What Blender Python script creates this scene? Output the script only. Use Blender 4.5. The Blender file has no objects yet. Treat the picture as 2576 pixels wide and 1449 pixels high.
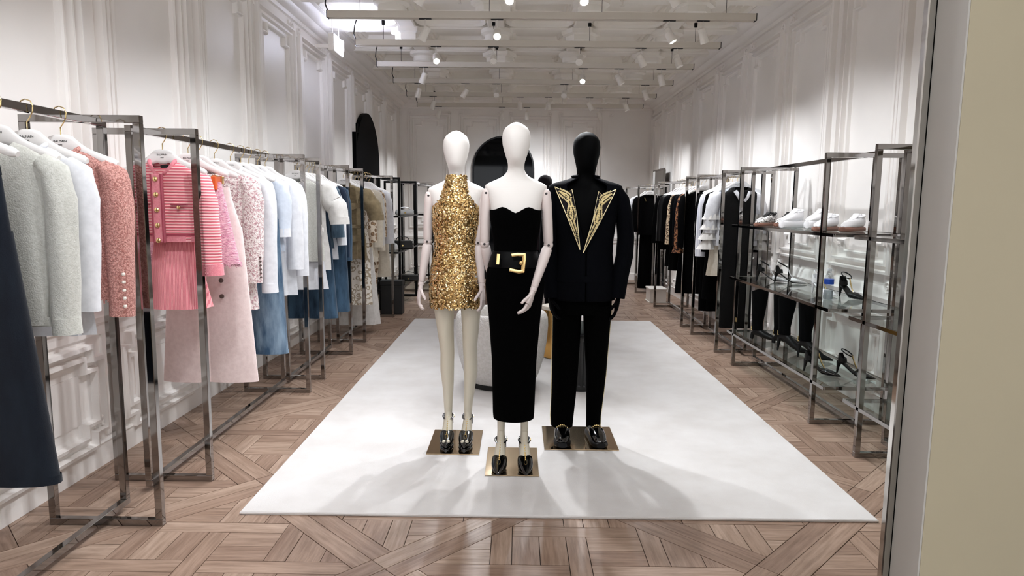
import bpy, bmesh, math, random
from mathutils import Vector, Matrix

random.seed(7)
SC = bpy.context.scene
COL = SC.collection
PI = math.pi

# ------------------------------------------------------------------ camera
F_PX, YAW, PITCH, ROLL, EYE = 1677.2, -0.00715, 0.12355, 0.0099, 1.42
def camera_axes():
    cy, sy, cp, sp = math.cos(YAW), math.sin(YAW), math.cos(PITCH), math.sin(PITCH)
    w = Vector((sy*cp, cy*cp, -sp)); r = Vector((cy, -sy, 0)); u = r.cross(w)
    cr, sr = math.cos(ROLL), math.sin(ROLL)
    return cr*r + sr*u, -sr*r + cr*u, w
AX_R, AX_U, AX_W = camera_axes()
cam_data = bpy.data.cameras.new('camera'); cam = bpy.data.objects.new('camera', cam_data); COL.objects.link(cam)
cam_data.sensor_width = 36.0; cam_data.lens = 36.0*F_PX/2576.0; cam_data.clip_start = 0.05; cam_data.clip_end = 60
m4 = Matrix((AX_R, AX_U, -AX_W)).transposed().to_4x4(); m4.translation = Vector((0, 0, EYE)); cam.matrix_world = m4
SC.camera = cam
def in_frame(p):
    d = Vector(p) - Vector((0, 0, EYE)); z = d.dot(AX_W)
    if z < 0.1: return False
    x = 1288 + F_PX*d.dot(AX_R)/z; y = 724.5 - F_PX*d.dot(AX_U)/z
    return -20 < x < 2596 and -20 < y < 1469

# ------------------------------------------------------------------ world, exposure
world = bpy.data.worlds.new('world'); SC.world = world; world.use_nodes = True
world.node_tree.nodes['Background'].inputs[0].default_value = (1.0, 0.93, 0.84, 1)
world.node_tree.nodes['Background'].inputs[1].default_value = 0.25
SC.view_settings.view_transform = 'Standard'; SC.view_settings.look = 'None'
SC.view_settings.gamma = 1.0; SC.view_settings.use_curve_mapping = False
SC.view_settings.exposure = 1.0
SC.cycles.use_denoising = True
SC.cycles.caustics_reflective = False; SC.cycles.caustics_refractive = False
SC.cycles.sample_clamp_indirect = 4.0
SC.cycles.max_bounces = 12; SC.cycles.diffuse_bounces = 10; SC.cycles.glossy_bounces = 3
SC.cycles.use_adaptive_sampling = True; SC.cycles.adaptive_threshold = 0.12; SC.cycles.time_limit = 1100
SC.cycles.transmission_bounces = 6; SC.cycles.transparent_max_bounces = 12

LAMP_WATTS = 56.0
def spot_light(loc, aim, watts, cone=86, blend=1.0, radius=0.03, col=(0.945, 0.968, 1.0), parent=None):
    ld = bpy.data.lights.new('spot_beam', 'SPOT'); ld.energy = watts; ld.spot_size = math.radians(cone)
    ld.spot_blend = blend; ld.shadow_soft_size = radius; ld.color = col
    o = bpy.data.objects.new('spot_beam', ld); COL.objects.link(o)
    d = Vector(aim) - Vector(loc)
    o.rotation_euler = d.to_track_quat('-Z', 'Y').to_euler()
    if parent: o.parent = parent; o.location = Vector(loc) - parent.location
    else: o.location = loc
    return o
# unseen spots added for light where nearer beams would hang; no fixtures built
BEAM_Y = [6.18, 7.22, 8.29, 9.36, 10.46, 11.53]
for y in (1.9, 2.97, 4.04):
    spot_light((-1.1, y, 2.9), (-1.98, y+0.6, 0.9), LAMP_WATTS*0.50)
    spot_light((1.45, y, 2.9), (2.35, y+0.65, 0.9), LAMP_WATTS*0.58)
    spot_light((-0.15, y, 2.9), (-1.6, y+0.45, 0.9), LAMP_WATTS*0.6)
    spot_light((0.75, y, 2.9), (1.1, y+0.6, 0.0), LAMP_WATTS*0.22, 90)
    spot_light((-0.45, y, 2.9), (-0.7, y+0.5, 0.0), LAMP_WATTS*0.22, 90)
spot_light((-0.9, 2.0, 2.95), (-0.25, 3.7, 1.55), LAMP_WATTS*0.6, 44)
spot_light((1.1, 2.0, 2.95), (0.1, 3.65, 1.5), LAMP_WATTS*0.55, 44)
spot_light((0.1, 0.9, 2.95), (0.1, 1.9, 0.0), LAMP_WATTS*0.35, 80)  # added spot out of view that brightens the front floor
# added unseen area light behind the camera, raises the general fill
def rear_fill_light(loc, rot, sx, sy, watts, col):
    ar = bpy.data.lights.new('rear_fill', 'AREA'); ar.shape = 'RECTANGLE'; ar.size = sx; ar.size_y = sy; ar.energy = watts; ar.color = col
    o = bpy.data.objects.new('rear_fill', ar); COL.objects.link(o); o.location = loc; o.rotation_euler = rot
rear_fill_light((0.1, -2.45, 1.75), (PI/2, 0, 0), 4.2, 2.6, 12, (1.0, 0.97, 0.95))

# ------------------------------------------------------------------ helpers
def lin(c):
    if isinstance(c, str):
        c = [int(c[i:i+2], 16)/255 for i in (0, 2, 4)]
    return tuple((x/12.92 if x <= 0.04045 else ((x+0.055)/1.055)**2.4) for x in c) + (1.0,)

class MB:
    def __init__(s): s.v = []; s.f = []; s.uv = []; s.tone = []
    def add(s, vs, fs):
        o = len(s.v); s.v += [tuple(v) for v in vs]; s.f += [tuple(i+o for i in f) for f in fs]; return s
    def box(s, x0, x1, y0, y1, z0, z1):
        return s.add([(x0,y0,z0),(x1,y0,z0),(x1,y1,z0),(x0,y1,z0),(x0,y0,z1),(x1,y0,z1),(x1,y1,z1),(x0,y1,z1)],
                     [(0,3,2,1),(4,5,6,7),(0,1,5,4),(1,2,6,5),(2,3,7,6),(3,0,4,7)])
    def bar(s, p, q, w, h=None, ref=(0,0,1)):
        p, q = Vector(p), Vector(q); h = h or w; t = (q-p).normalized(); r = Vector(ref)
        if abs(t.dot(r)) > 0.95: r = Vector((0,1,0))
        a = t.cross(r).normalized()*w/2; b = t.cross(a).normalized()*h/2
        vs = [p-a-b, p+a-b, p+a+b, p-a+b, q-a-b, q+a-b, q+a+b, q-a+b]
        return s.add(vs, [(0,3,2,1),(4,5,6,7),(0,1,5,4),(1,2,6,5),(2,3,7,6),(3,0,4,7)])
    def rings(s, R, cap=True):
        n = len(R[0]); vs = [p for r in R for p in r]; fs = []
        for i in range(len(R)-1):
            for j in range(n):
                k = (j+1) % n; fs.append((i*n+j, i*n+k, (i+1)*n+k, (i+1)*n+j))
        if cap:
            fs.append(tuple(range(n-1, -1, -1))); fs.append(tuple((len(R)-1)*n+j for j in range(n)))
        return s.add(vs, fs)
    def stack(s, rows, seg=24, n=2.0, cap=True, rip=None, zf=None):
        """vertical loft; rows of (z, cx, cy, a, b); rip(i, theta)-> radius factor; zf(i, theta)-> z offset"""
        R = []
        for i, (z, cx, cy, a, b) in enumerate(rows):
            ring = []
            for j in range(seg):
                t = 2*PI*j/seg; c, q = math.cos(t), math.sin(t)
                k = rip(i, t) if rip else 1.0
                ring.append((cx + a*k*math.copysign(abs(c)**(2/n), c), cy + b*k*math.copysign(abs(q)**(2/n), q), z + (zf(i, t) if zf else 0)))
            R.append(ring)
        return s.rings(R, cap)
    def sweep(s, pts, rad, seg=10, side=(1,0,0), n=2.0, cap=True, closed=False, fold=None):
        pts = [Vector(p) for p in pts]; N = len(pts); R = []
        if not isinstance(rad, list): rad = [rad]*N
        S = Vector(side)
        for i, p in enumerate(pts):
            a = pts[i-1] if (i > 0 or closed) else p; b = pts[(i+1) % N] if (i < N-1 or closed) else p
            t = (b-a).normalized(); sd = S - t*S.dot(t)
            if sd.length < 0.15: sd = Vector((0,1,0)) - t*t.y
            if sd.length < 0.15: sd = Vector((0,0,1)) - t*t.z
            sd.normalize(); up = t.cross(sd)
            r = rad[i]; ra0, rb0 = (r if isinstance(r, (list, tuple)) else (r, r)); ring = []; ra, rb = ra0, rb0
            for j in range(seg):
                th = 2*PI*j/seg; c, q = math.cos(th), math.sin(th)
                if fold: kf = 1 + fold[0]*math.sin(fold[1]*th + fold[2] + 0.55*i) + 0.6*fold[0]*math.sin(1.9*i + fold[2]*3 + th); ra, rb = ra0*kf, rb0*kf
                ring.append(p + sd*(ra*math.copysign(abs(c)**(2/n), c)) + up*(rb*math.copysign(abs(q)**(2/n), q)))
            R.append(ring)
        if closed: R.append(R[0]); cap = False
        return s.rings(R, cap)
    def lathe(s, prof, c=(0,0,0), seg=16, axis=None):
        R = []
        for r, z in prof:
            R.append([Vector((r*math.cos(2*PI*j/seg), r*math.sin(2*PI*j/seg), z)) for j in range(seg)])
        if axis is not None:
            q = Vector((0,0,1)).rotation_difference(Vector(axis).normalized())
            R = [[q @ p for p in r] for r in R]
        c = Vector(c); R = [[p + c for p in r] for r in R]
        return s.rings(R, True)
    def ball(s, c, r, seg=12, squash=(1,1,1)):
        R = []
        for i in range(1, seg//2):
            ph = PI*i/(seg//2)
            R.append([(c[0]+r*squash[0]*math.sin(ph)*math.cos(2*PI*j/seg), c[1]+r*squash[1]*math.sin(ph)*math.sin(2*PI*j/seg), c[2]-r*squash[2]*math.cos(ph)) for j in range(seg)])
        return s.rings(R, True)
    def plate(s, poly, d0, d1, fn):
        """polygon in 2D (a,b) extruded between depths d0,d1; fn(a,b,d)->xyz"""
        n = len(poly); vs = [fn(a, b, d0) for a, b in poly] + [fn(a, b, d1) for a, b in poly]
        fs = [tuple(range(n)), tuple(range(2*n-1, n-1, -1))] + [(i, i+n, (i+1) % n + n, (i+1) % n) for i in range(n)]
        return s.add(vs, fs)
    def moulding(s, loop, prof, fn, closed=True):
        """bead that follows a polyline in (a,b); prof of (offset, height)"""
        n = len(loop); L = [Vector((a, b)) for a, b in loop]; rows = []
        for i in range(n):
            a = L[i-1] if (closed or i > 0) else L[i]*2 - L[i+1]; c = L[(i+1) % n] if (closed or i < n-1) else L[i]*2 - L[i-1]
            d0 = (L[i]-a).normalized(); d1 = (c-L[i]).normalized(); n0 = Vector((-d0.y, d0.x)); n1 = Vector((-d1.y, d1.x))
            mi = (n0+n1); mi = mi/max(0.3, mi.length_squared)*2 if mi.length > 1e-6 else n0
            rows.append([fn(*(L[i] + mi*o), h) for o, h in prof])
        m = len(prof); vs = [p for r in rows for p in r]; fs = []
        for i in range(n if closed else n-1):
            k = (i+1) % n
            for j in range(m-1): fs.append((i*m+j, i*m+j+1, k*m+j+1, k*m+j))
        return s.add(vs, fs)
    def mesh(s, name, mat, smooth=None, bevel=0, origin=None, fix=True):
        me = bpy.data.meshes.new(name)
        vs = s.v if origin is None else [(x-origin[0], y-origin[1], z-origin[2]) for x, y, z in s.v]
        me.from_pydata(vs, [], s.f)
        if fix or bevel:
            bm = bmesh.new(); bm.from_mesh(me)
            if bevel:
                bmesh.ops.bevel(bm, geom=list(bm.edges), offset=bevel, segments=1, affect='EDGES', clamp_overlap=True)
            bmesh.ops.recalc_face_normals(bm, faces=bm.faces); bm.to_mesh(me); bm.free()
        if smooth:
            me.polygons.foreach_set('use_smooth', [True]*len(me.polygons))
            me.set_sharp_from_angle(angle=math.radians(smooth))
        me.materials.append(mat); me.update()
        return me
    def build(s, name, mat, parent=None, smooth=None, bevel=0, world=False, loc=None, fix=True):
        """world=True: coordinates are world ones and the parent is moved away from the origin"""
        org = tuple(parent.location) if (world and parent) else None
        return link(name, s.mesh(name, mat, smooth, bevel, org, fix), parent, loc)

def link(name, me, parent=None, loc=None):
    o = bpy.data.objects.new(name, me); COL.objects.link(o)
    if parent: o.parent = parent
    if loc: o.location = loc
    return o
def tag(o, label=None, cat=None, group=None, kind=None):
    if label: o['label'] = label
    if cat: o['category'] = cat
    if group: o['group'] = group
    if kind: o['kind'] = kind
    return o
def thing(name, label, cat, loc=(0,0,0), group=None, rz=0.0):
    o = bpy.data.objects.new(name, None); COL.objects.link(o); o.location = loc; o.rotation_euler = (0, 0, rz)
    o.empty_display_size = 0.1
    return tag(o, label, cat, group)
def copy_tree(o, parent=None):
    c = o.copy(); COL.objects.link(c)
    if parent: c.parent = parent
    for ch in list(o.children): copy_tree(ch, c)
    return c
def struct(o): o['kind'] = 'structure'; return o

# ------------------------------------------------------------------ materials
def mat(name, col, rough=0.5, metal=0.0, spec=0.5, emit=None, estr=0.0, trans=0.0, alpha=1.0, sheen=0.0, coat=0.0):
    m = bpy.data.materials.new(name); m.use_nodes = True; b = m.node_tree.nodes['Principled BSDF']
    b.inputs['Base Color'].default_value = lin(col); b.inputs['Roughness'].default_value = rough
    b.inputs['Metallic'].default_value = metal; b.inputs['Specular IOR Level'].default_value = spec
    b.inputs['Sheen Weight'].default_value = sheen; b.inputs['Coat Weight'].default_value = coat
    if emit: b.inputs['Emission Color'].default_value = lin(emit); b.inputs['Emission Strength'].default_value = estr
    if trans: b.inputs['Transmission Weight'].default_value = trans
    return m
def nt(m): return m.node_tree, m.node_tree.nodes['Principled BSDF']
def coords(t, scale=(1,1,1), kind='Object'):
    tc = t.nodes.new('ShaderNodeTexCoord'); mp = t.nodes.new('ShaderNodeMapping')
    mp.inputs['Scale'].default_value = scale; t.links.new(tc.outputs[kind], mp.inputs[0]); return mp.outputs[0]
def noise(t, vec, scale, detail=3, rough=0.5):
    n = t.nodes.new('ShaderNodeTexNoise'); n.inputs['Scale'].default_value = scale; n.inputs['Detail'].default_value = detail
    n.inputs['Roughness'].default_value = rough; t.links.new(vec, n.inputs['Vector']); return n.outputs['Fac']
def ramp(t, fac, stops):
    r = t.nodes.new('ShaderNodeValToRGB'); e = r.color_ramp.elements
    while len(e) < len(stops): e.new(0.5)
    for i, (p, c) in enumerate(stops): e[i].position = p; e[i].color = lin(c)
    t.links.new(fac, r.inputs[0]); return r.outputs[0]
def bump(t, b, fac, strength, dist=0.01):
    n = t.nodes.new('ShaderNodeBump'); n.inputs['Strength'].default_value = strength; n.inputs['Distance'].default_value = dist
    t.links.new(fac, n.inputs['Height']); t.links.new(n.outputs[0], b.inputs['Normal'])
def fabric(name, c1, c2=None, scale=60, bs=0.3, rough=0.85, sheen=0.2, stretch=(1,1,1), lo=0.35, hi=0.65, dist=0.004, spec=0.2):
    m = mat(name, c1, rough, sheen=sheen, spec=spec); t, b = nt(m); v = coords(t, stretch)
    f = noise(t, v, scale, 4, 0.6)
    t.links.new(ramp(t, f, [(lo, c1), (hi, c2 or c1)]), b.inputs['Base Color'])
    bump(t, b, noise(t, v, scale*2.2, 2), bs, dist); return m
def stripes(name, c1, c2, period, bs=0.6, axis=2):
    m = mat(name, c1, 0.85, sheen=0.2, spec=0.2); t, b = nt(m); v = coords(t)
    w = t.nodes.new('ShaderNodeTexWave'); w.wave_type = 'BANDS'; w.bands_direction = 'XYZ'[axis]
    w.inputs['Scale'].default_value = 2*PI/(20*period); w.inputs['Distortion'].default_value = 0.35; w.inputs['Detail'].default_value = 1.0
    w.inputs['Detail Scale'].default_value = 2.0
    t.links.new(v, w.inputs['Vector']); t.links.new(ramp(t, w.outputs['Fac'], [(0.3, c1), (0.7, c2)]), b.inputs['Base Color'])
    bump(t, b, w.outputs['Fac'], bs, 0.004); return m
def spots(name, ground, mid, dark, scale, stretch=(1,1,1.3)):
    m = mat(name, ground, 0.75, spec=0.25); t, b = nt(m); v = coords(t, stretch)
    nz = t.nodes.new('ShaderNodeTexNoise'); nz.inputs['Scale'].default_value = scale*0.7; t.links.new(v, nz.inputs['Vector'])
    mx = t.nodes.new('ShaderNodeMixRGB'); mx.blend_type = 'ADD'; mx.inputs[0].default_value = 0.045
    t.links.new(v, mx.inputs[1]); t.links.new(nz.outputs['Color'], mx.inputs[2])
    vo = t.nodes.new('ShaderNodeTexVoronoi'); vo.inputs['Scale'].default_value = scale; t.links.new(mx.outputs[0], vo.inputs['Vector'])
    t.links.new(ramp(t, vo.outputs['Distance'], [(0.0, mid), (0.26, mid), (0.3, dark), (0.46, dark), (0.52, ground)]), b.inputs['Base Color']); return m
def denim(name, c1, c2):
    m = mat(name, c1, 0.85, sheen=0.1, spec=0.2); t, b = nt(m); v = coords(t, (9, 9, 2.2))
    f = noise(t, v, 1.3, 4, 0.6); t.links.new(ramp(t, f, [(0.38, c1), (0.66, c2)]), b.inputs['Base Color'])
    bump(t, b, noise(t, coords(t), 240, 2), 0.25, 0.003); return m

def paint(name, c, rough=0.42):
    m = mat(name, c, rough, spec=0.4); t, b = nt(m); v = coords(t)
    f = noise(t, v, 1.7, 3); t.links.new(ramp(t, f, [(0.3, c), (0.75, [x*0.965 for x in c])]), b.inputs['Base Color'])
    bump(t, b, noise(t, v, 70, 3), 0.03, 0.003); return m
PAINT = paint('wall_paint', (0.955, 0.942, 0.93)); CEIL = paint('ceiling_paint', (0.965, 0.952, 0.925), 0.6)
BEIGE = paint('beige_wall_paint', (0.665, 0.625, 0.53), 0.7); REVEAL = paint('grey_reveal_paint', (0.70, 0.685, 0.66), 0.6)
CHROME = mat('polished_nickel', (0.60, 0.585, 0.575), 0.06, 1.0)
STEEL = mat('mirror_steel_trim', (0.78, 0.77, 0.75), 0.05, 1.0)
BLACKMETAL = mat('black_metal', (0.04, 0.04, 0.045), 0.3, 0.6)
GOLD = mat('polished_gold', (0.96, 0.86, 0.62), 0.14, 1.0)
BRASSPLATE = mat('brass_plate', (0.85, 0.76, 0.63), 0.09, 1.0)
BEAMPAINT = mat('beam_lacquer', (0.80, 0.775, 0.735), 0.5)
WHITEMETAL = mat('white_lacquer', (0.90, 0.885, 0.86), 0.4)
HANGERWHITE = mat('hanger_white', (0.93, 0.92, 0.915), 0.35)
INK = mat('black_ink', (0.05, 0.05, 0.05), 0.6)
BLACKCAP = mat('black_plastic', (0.02, 0.02, 0.02), 0.5)
def glass_mat(name, tint, mirror=0.06):
    m = bpy.data.materials.new(name); m.use_nodes = True; t = m.node_tree; t.nodes.clear()
    out = t.nodes.new('ShaderNodeOutputMaterial'); mix = t.nodes.new('ShaderNodeMixShader')
    tr = t.nodes.new('ShaderNodeBsdfTransparent'); tr.inputs[0].default_value = lin(tint)
    gl = t.nodes.new('ShaderNodeBsdfGlossy'); gl.inputs['Roughness'].default_value = 0.02
    fr = t.nodes.new('ShaderNodeFresnel'); fr.inputs[0].default_value = 1.5
    ad = t.nodes.new('ShaderNodeMath'); ad.operation = 'ADD'; ad.inputs[1].default_value = mirror; ad.use_clamp = True
    ge = t.nodes.new('ShaderNodeNewGeometry'); iv = t.nodes.new('ShaderNodeMath'); iv.operation = 'SUBTRACT'; iv.inputs[0].default_value = 1.0
    mu = t.nodes.new('ShaderNodeMath'); mu.operation = 'MULTIPLY'; t.links.new(ge.outputs['Backfacing'], iv.inputs[1])
    t.links.new(fr.outputs[0], ad.inputs[0]); t.links.new(ad.outputs[0], mu.inputs[0]); t.links.new(iv.outputs[0], mu.inputs[1]); t.links.new(mu.outputs[0], mix.inputs[0])
    t.links.new(tr.outputs[0], mix.inputs[1]); t.links.new(gl.outputs[0], mix.inputs[2]); t.links.new(mix.outputs[0], out.inputs[0])
    return m
GLASS = glass_mat('shelf_glass', (0.96, 0.98, 0.975), 0.04); CLEAR = glass_mat('clear_plastic', (0.95, 0.96, 0.97), 0.03)
def emis(name, col, st): return mat(name, col, 0.5, emit=col, estr=st)
LENS = emis('lit_lamp_lens', (1.0, 0.98, 0.95), 9.0)

def oak_material():
    m = mat('oak_parquet', (0.6, 0.48, 0.40), 0.42, spec=0.35); t, b = nt(m)
    at = t.nodes.new('ShaderNodeAttribute'); at.attribute_name = 'tone'
    uv = t.nodes.new('ShaderNodeUVMap'); mp = t.nodes.new('ShaderNodeMapping'); mp.inputs['Scale'].default_value = (3.0, 34.0, 1)
    t.links.new(uv.outputs[0], mp.inputs[0])
    g = noise(t, mp.outputs[0], 1.6, 6, 0.65); g2 = noise(t, mp.outputs[0], 0.35, 3)
    base = ramp(t, at.outputs['Fac'], [(0.0, (0.59, 0.495, 0.435)), (0.5, (0.645, 0.55, 0.485)), (1.0, (0.695, 0.605, 0.54))])
    gr = ramp(t, g, [(0.28, (0.66, 0.62, 0.58)), (0.62, (1.0, 1.0, 1.0))])
    mu = t.nodes.new('ShaderNodeMixRGB'); mu.blend_type = 'MULTIPLY'; mu.inputs[0].default_value = 0.75
    t.links.new(base, mu.inputs[1]); t.links.new(gr, mu.inputs[2])
    mu2 = t.nodes.new('ShaderNodeMixRGB'); mu2.blend_type = 'MULTIPLY'; mu2.inputs[0].default_value = 0.6
    t.links.new(mu.outputs[0], mu2.inputs[1]); t.links.new(ramp(t, g2, [(0.3, (0.82, 0.78, 0.75)), (0.7, (1, 1, 1))]), mu2.inputs[2])
    t.links.new(mu2.outputs[0], b.inputs['Base Color'])
    t.links.new(ramp(t, g, [(0.2, (0.72, 0.72, 0.72)), (0.8, (0.58, 0.58, 0.58))]), b.inputs['Roughness'])
    bump(t, b, g, 0.12, 0.002); return m
OAK = oak_material(); JOINT = mat('parquet_joint', (0.20, 0.15, 0.12), 0.9)
# ================================================================== the room
XL, XR, YB, YF, ZC = -2.25, 2.55, 12.9, -2.6, 3.47
# ---- floor: oak panels laid on the diagonal, each plank a piece
floor = struct(MB().box(XL-0.1, XR+0.1, YF, YB+0.1, -0.06, -0.010).build('floor', JOINT))
RUG = (-1.26, 1.66, 2.895, 8.16)
def clip(poly, a, b, c):                                   # keep a*x+b*y <= c
    out = []
    for i in range(len(poly)):
        p, q = poly[i], poly[(i+1) % len(poly)]; dp = a*p[0]+b*p[1]-c; dq = a*q[0]+b*q[1]-c
        if dp <= 0: out.append(p)
        if (dp < 0 < dq) or (dq < 0 < dp):
            t = dp/(dp-dq); out.append((p[0]+(q[0]-p[0])*t, p[1]+(q[1]-p[1])*t))
    return out
def area(poly): return 0.5*abs(sum(poly[i][0]*poly[(i+1) % len(poly)][1]-poly[(i+1) % len(poly)][0]*poly[i][1] for i in range(len(poly))))
def inset(poly, g):
    s = sum(poly[i][0]*poly[(i+1) % len(poly)][1]-poly[(i+1) % len(poly)][0]*poly[i][1] for i in range(len(poly)))
    if s < 0: poly = poly[::-1]
    res = poly
    for i in range(len(poly)):
        p, q = poly[i], poly[(i+1) % len(poly)]; dx, dy = q[0]-p[0], q[1]-p[1]; L = math.hypot(dx, dy)
        if L < 1e-5: continue
        a, b = dy/L, -dx/L; res = clip(res, a, b, a*p[0]+b*p[1]-g)
        if len(res) < 3: return []
    return res
def panel_pieces():
    S2 = math.sqrt(2); H = 0.545; W = 0.092; I = H-W; out = []
    rot = lambda p, q: ((p-q)/S2, (p+q)/S2)
    for sgn in (1, -1):
        out.append(([rot(-H, sgn*I), rot(H, sgn*I), rot(H, sgn*H), rot(-H, sgn*H)], (1/S2, 1/S2)))
        out.append(([rot(sgn*I, -I), rot(sgn*I, I), rot(sgn*H, I), rot(sgn*H, -I)], (-1/S2, 1/S2)))
    D = I*S2; B = 0.318; w = 0.044; cs = (-B, 0, B)
    def put(rect, g):
        x0, x1, y0, y1 = rect; p = [(x0,y0),(x1,y0),(x1,y1),(x0,y1)]
        for a, b in ((1,1),(1,-1),(-1,1),(-1,-1)):
            p = clip(p, a, b, D)
            if len(p) < 3: return
        if area(p) > 0.0005: out.append((p, g))
    for i, c in enumerate(cs):
        for vert in (True, False):
            cuts = [-D]
            for j, d in enumerate(cs):
                if ((i+j) % 2 == 0) != vert: cuts += [d-w, d+w]
            cuts.append(D)
            for k in range(0, len(cuts), 2):
                if vert: put((c-w, c+w, cuts[k], cuts[k+1]), (0, 1))
                else: put((cuts[k], cuts[k+1], c-w, c+w), (1, 0))
    ed = [(-D, -B-w), (-B+w, -w), (w, B-w), (B+w, D)]
    for i, (x0, x1) in enumerate(ed):
        for j, (y0, y1) in enumerate(ed):
            if (i+j) % 2: put((x0, (x0+x1)/2, y0, y1), (0, 1)); put(((x0+x1)/2, x1, y0, y1), (0, 1))
            else: put((x0, x1, y0, (y0+y1)/2), (1, 0)); put((x0, x1, (y0+y1)/2, y1), (1, 0))
    return out
PP = panel_pieces(); pieces = []; D2 = 1.0900*math.sqrt(2)/2
for i in range(-5, 6):
    for j in range(-3, 16):
        if (i+j) % 2 == 0: continue
        cx, cy = -0.505 + i*D2, 2.455 + j*D2
        for poly, g in PP:
            p = [(x+cx, y+cy) for x, y in poly]
            for a, b, c in ((1,0,XR), (-1,0,-XL), (0,1,YB), (0,-1,-0.6)):
                p = clip(p, a, b, c)
                if len(p) < 3: break
            if len(p) < 3: continue
            if all(RUG[0]+0.02 < x < RUG[1]-0.02 and RUG[2]+0.02 < y < RUG[3]-0.02 for x, y in p): continue
            p = inset(p, 0.0016)
            if len(p) < 3 or area(p) < 0.0004: continue
            c = (sum(x for x, y in p)/len(p), sum(y for x, y in p)/len(p))
            vis = in_frame((c[0], c[1], 0)) and not (c[0] > 0.76*c[1]/1.25 and c[1] > 1.2)
            pieces.append((area(p)/max(0.5, c[1])**3*(1 if vis else 1e-6), p, g))
pieces.sort(key=lambda a: -a[0])
def plank_into(mb, p, g):
    n = len(p); zt = -random.random()*0.0012; tone = random.random(); ou, ov = random.random()*50, random.random()*50
    o = len(mb.v); mb.v += [(x, y, zt) for x, y in p] + [(x, y, -0.011) for x, y in p]
    fs = [tuple(range(n))] + [(i, i+n, (i+1) % n+n, (i+1) % n) for i in range(n)]
    for f in fs:
        mb.f.append(tuple(k+o for k in f)); mb.tone.append(tone)
        for k in f:
            x, y = p[k % n]; mb.uv.append((x*g[0]+y*g[1]+ou, -x*g[1]+y*g[0]+ov))
def plank_mesh(mb, name):
    me = bpy.data.meshes.new(name); me.from_pydata(mb.v, [], mb.f)
    uv = me.uv_layers.new(name='UVMap'); uv.data.foreach_set('uv', [c for p in mb.uv for c in p])
    at = me.attributes.new('tone', 'FLOAT', 'FACE'); at.data.foreach_set('value', mb.tone)
    me.materials.append(OAK); me.update(); return me
for k, (w_, p, g) in enumerate(pieces[:300]):
    mb = MB(); plank_into(mb, p, g); link('plank', plank_mesh(mb, 'plank'), floor)
rest = MB()
for w_, p, g in pieces[300:]: plank_into(rest, p, g)
tag(link('far_planks', plank_mesh(rest, 'far_planks'), floor), kind='stuff')

# ---- walls with panelling
def wall_slab(name, x0, x1, y0, y1, z0=0.0, z1=3.6, m=None): return struct(MB().box(x0, x1, y0, y1, z0, z1).build(name, m or PAINT))
wl = wall_slab('wall_left', XL-0.12, XL, YF, YB); wr = wall_slab('wall_right', XR, XR+0.12, YF, YB); wb = wall_slab('wall_back', XL-0.12, XR+0.12, YB, YB+0.12)
wall_slab('wall_rear', XL, XR, YF-0.12, YF, m=BEIGE)
wn = struct(MB().box(-2.0, 2.2, YF+0.02, YF+0.04, 0.45, 3.05).build('added_fill_window', emis('fill_glow_pane', (0.95, 0.97, 1.0), 1.2)))  # added glowing window out of view, made up to brighten the room
for a in (-2.0, -0.6, 0.8, 2.2): MB().box(a-0.03, a+0.03, YF+0.0, YF+0.07, 0.42, 3.08).build('fill_window_mullion', BLACKMETAL, wn)
for a in (0.45, 3.05): MB().box(-2.0, 2.2, YF+0.0, YF+0.07, a-0.03, a+0.03).build('fill_window_frame', BLACKMETAL, wn)
BEAD = [(-0.05,0),(-0.048,0.046),(-0.028,0.054),(-0.022,0.012),(0.004,0.008),(0.008,0.040),(0.026,0.044),(0.032,0.008),(0.05,0.0)]
THIN = [(-0.016,0),(-0.014,0.028),(0,0.034),(0.010,0.026),(0.016,0)]
RAILP = [(-0.09,0),(-0.088,0.018),(-0.06,0.022),(-0.03,0.022),(-0.02,0.04),(0.01,0.046),(0.03,0.03),(0.06,0.028),(0.088,0.014),(0.09,0)]
def notched(a0, a1, z0, z1, n, m=None):
    m = m or n
    return [(a0+n,z0),(a1-n,z0),(a1-n,z0+m),(a1,z0+m),(a1,z1-m),(a1-n,z1-m),(a1-n,z1),(a0+n,z1),(a0+n,z1-m),(a0,z1-m),(a0,z0+m),(a0+n,z0+m)]
ZT = 3.13
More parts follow.
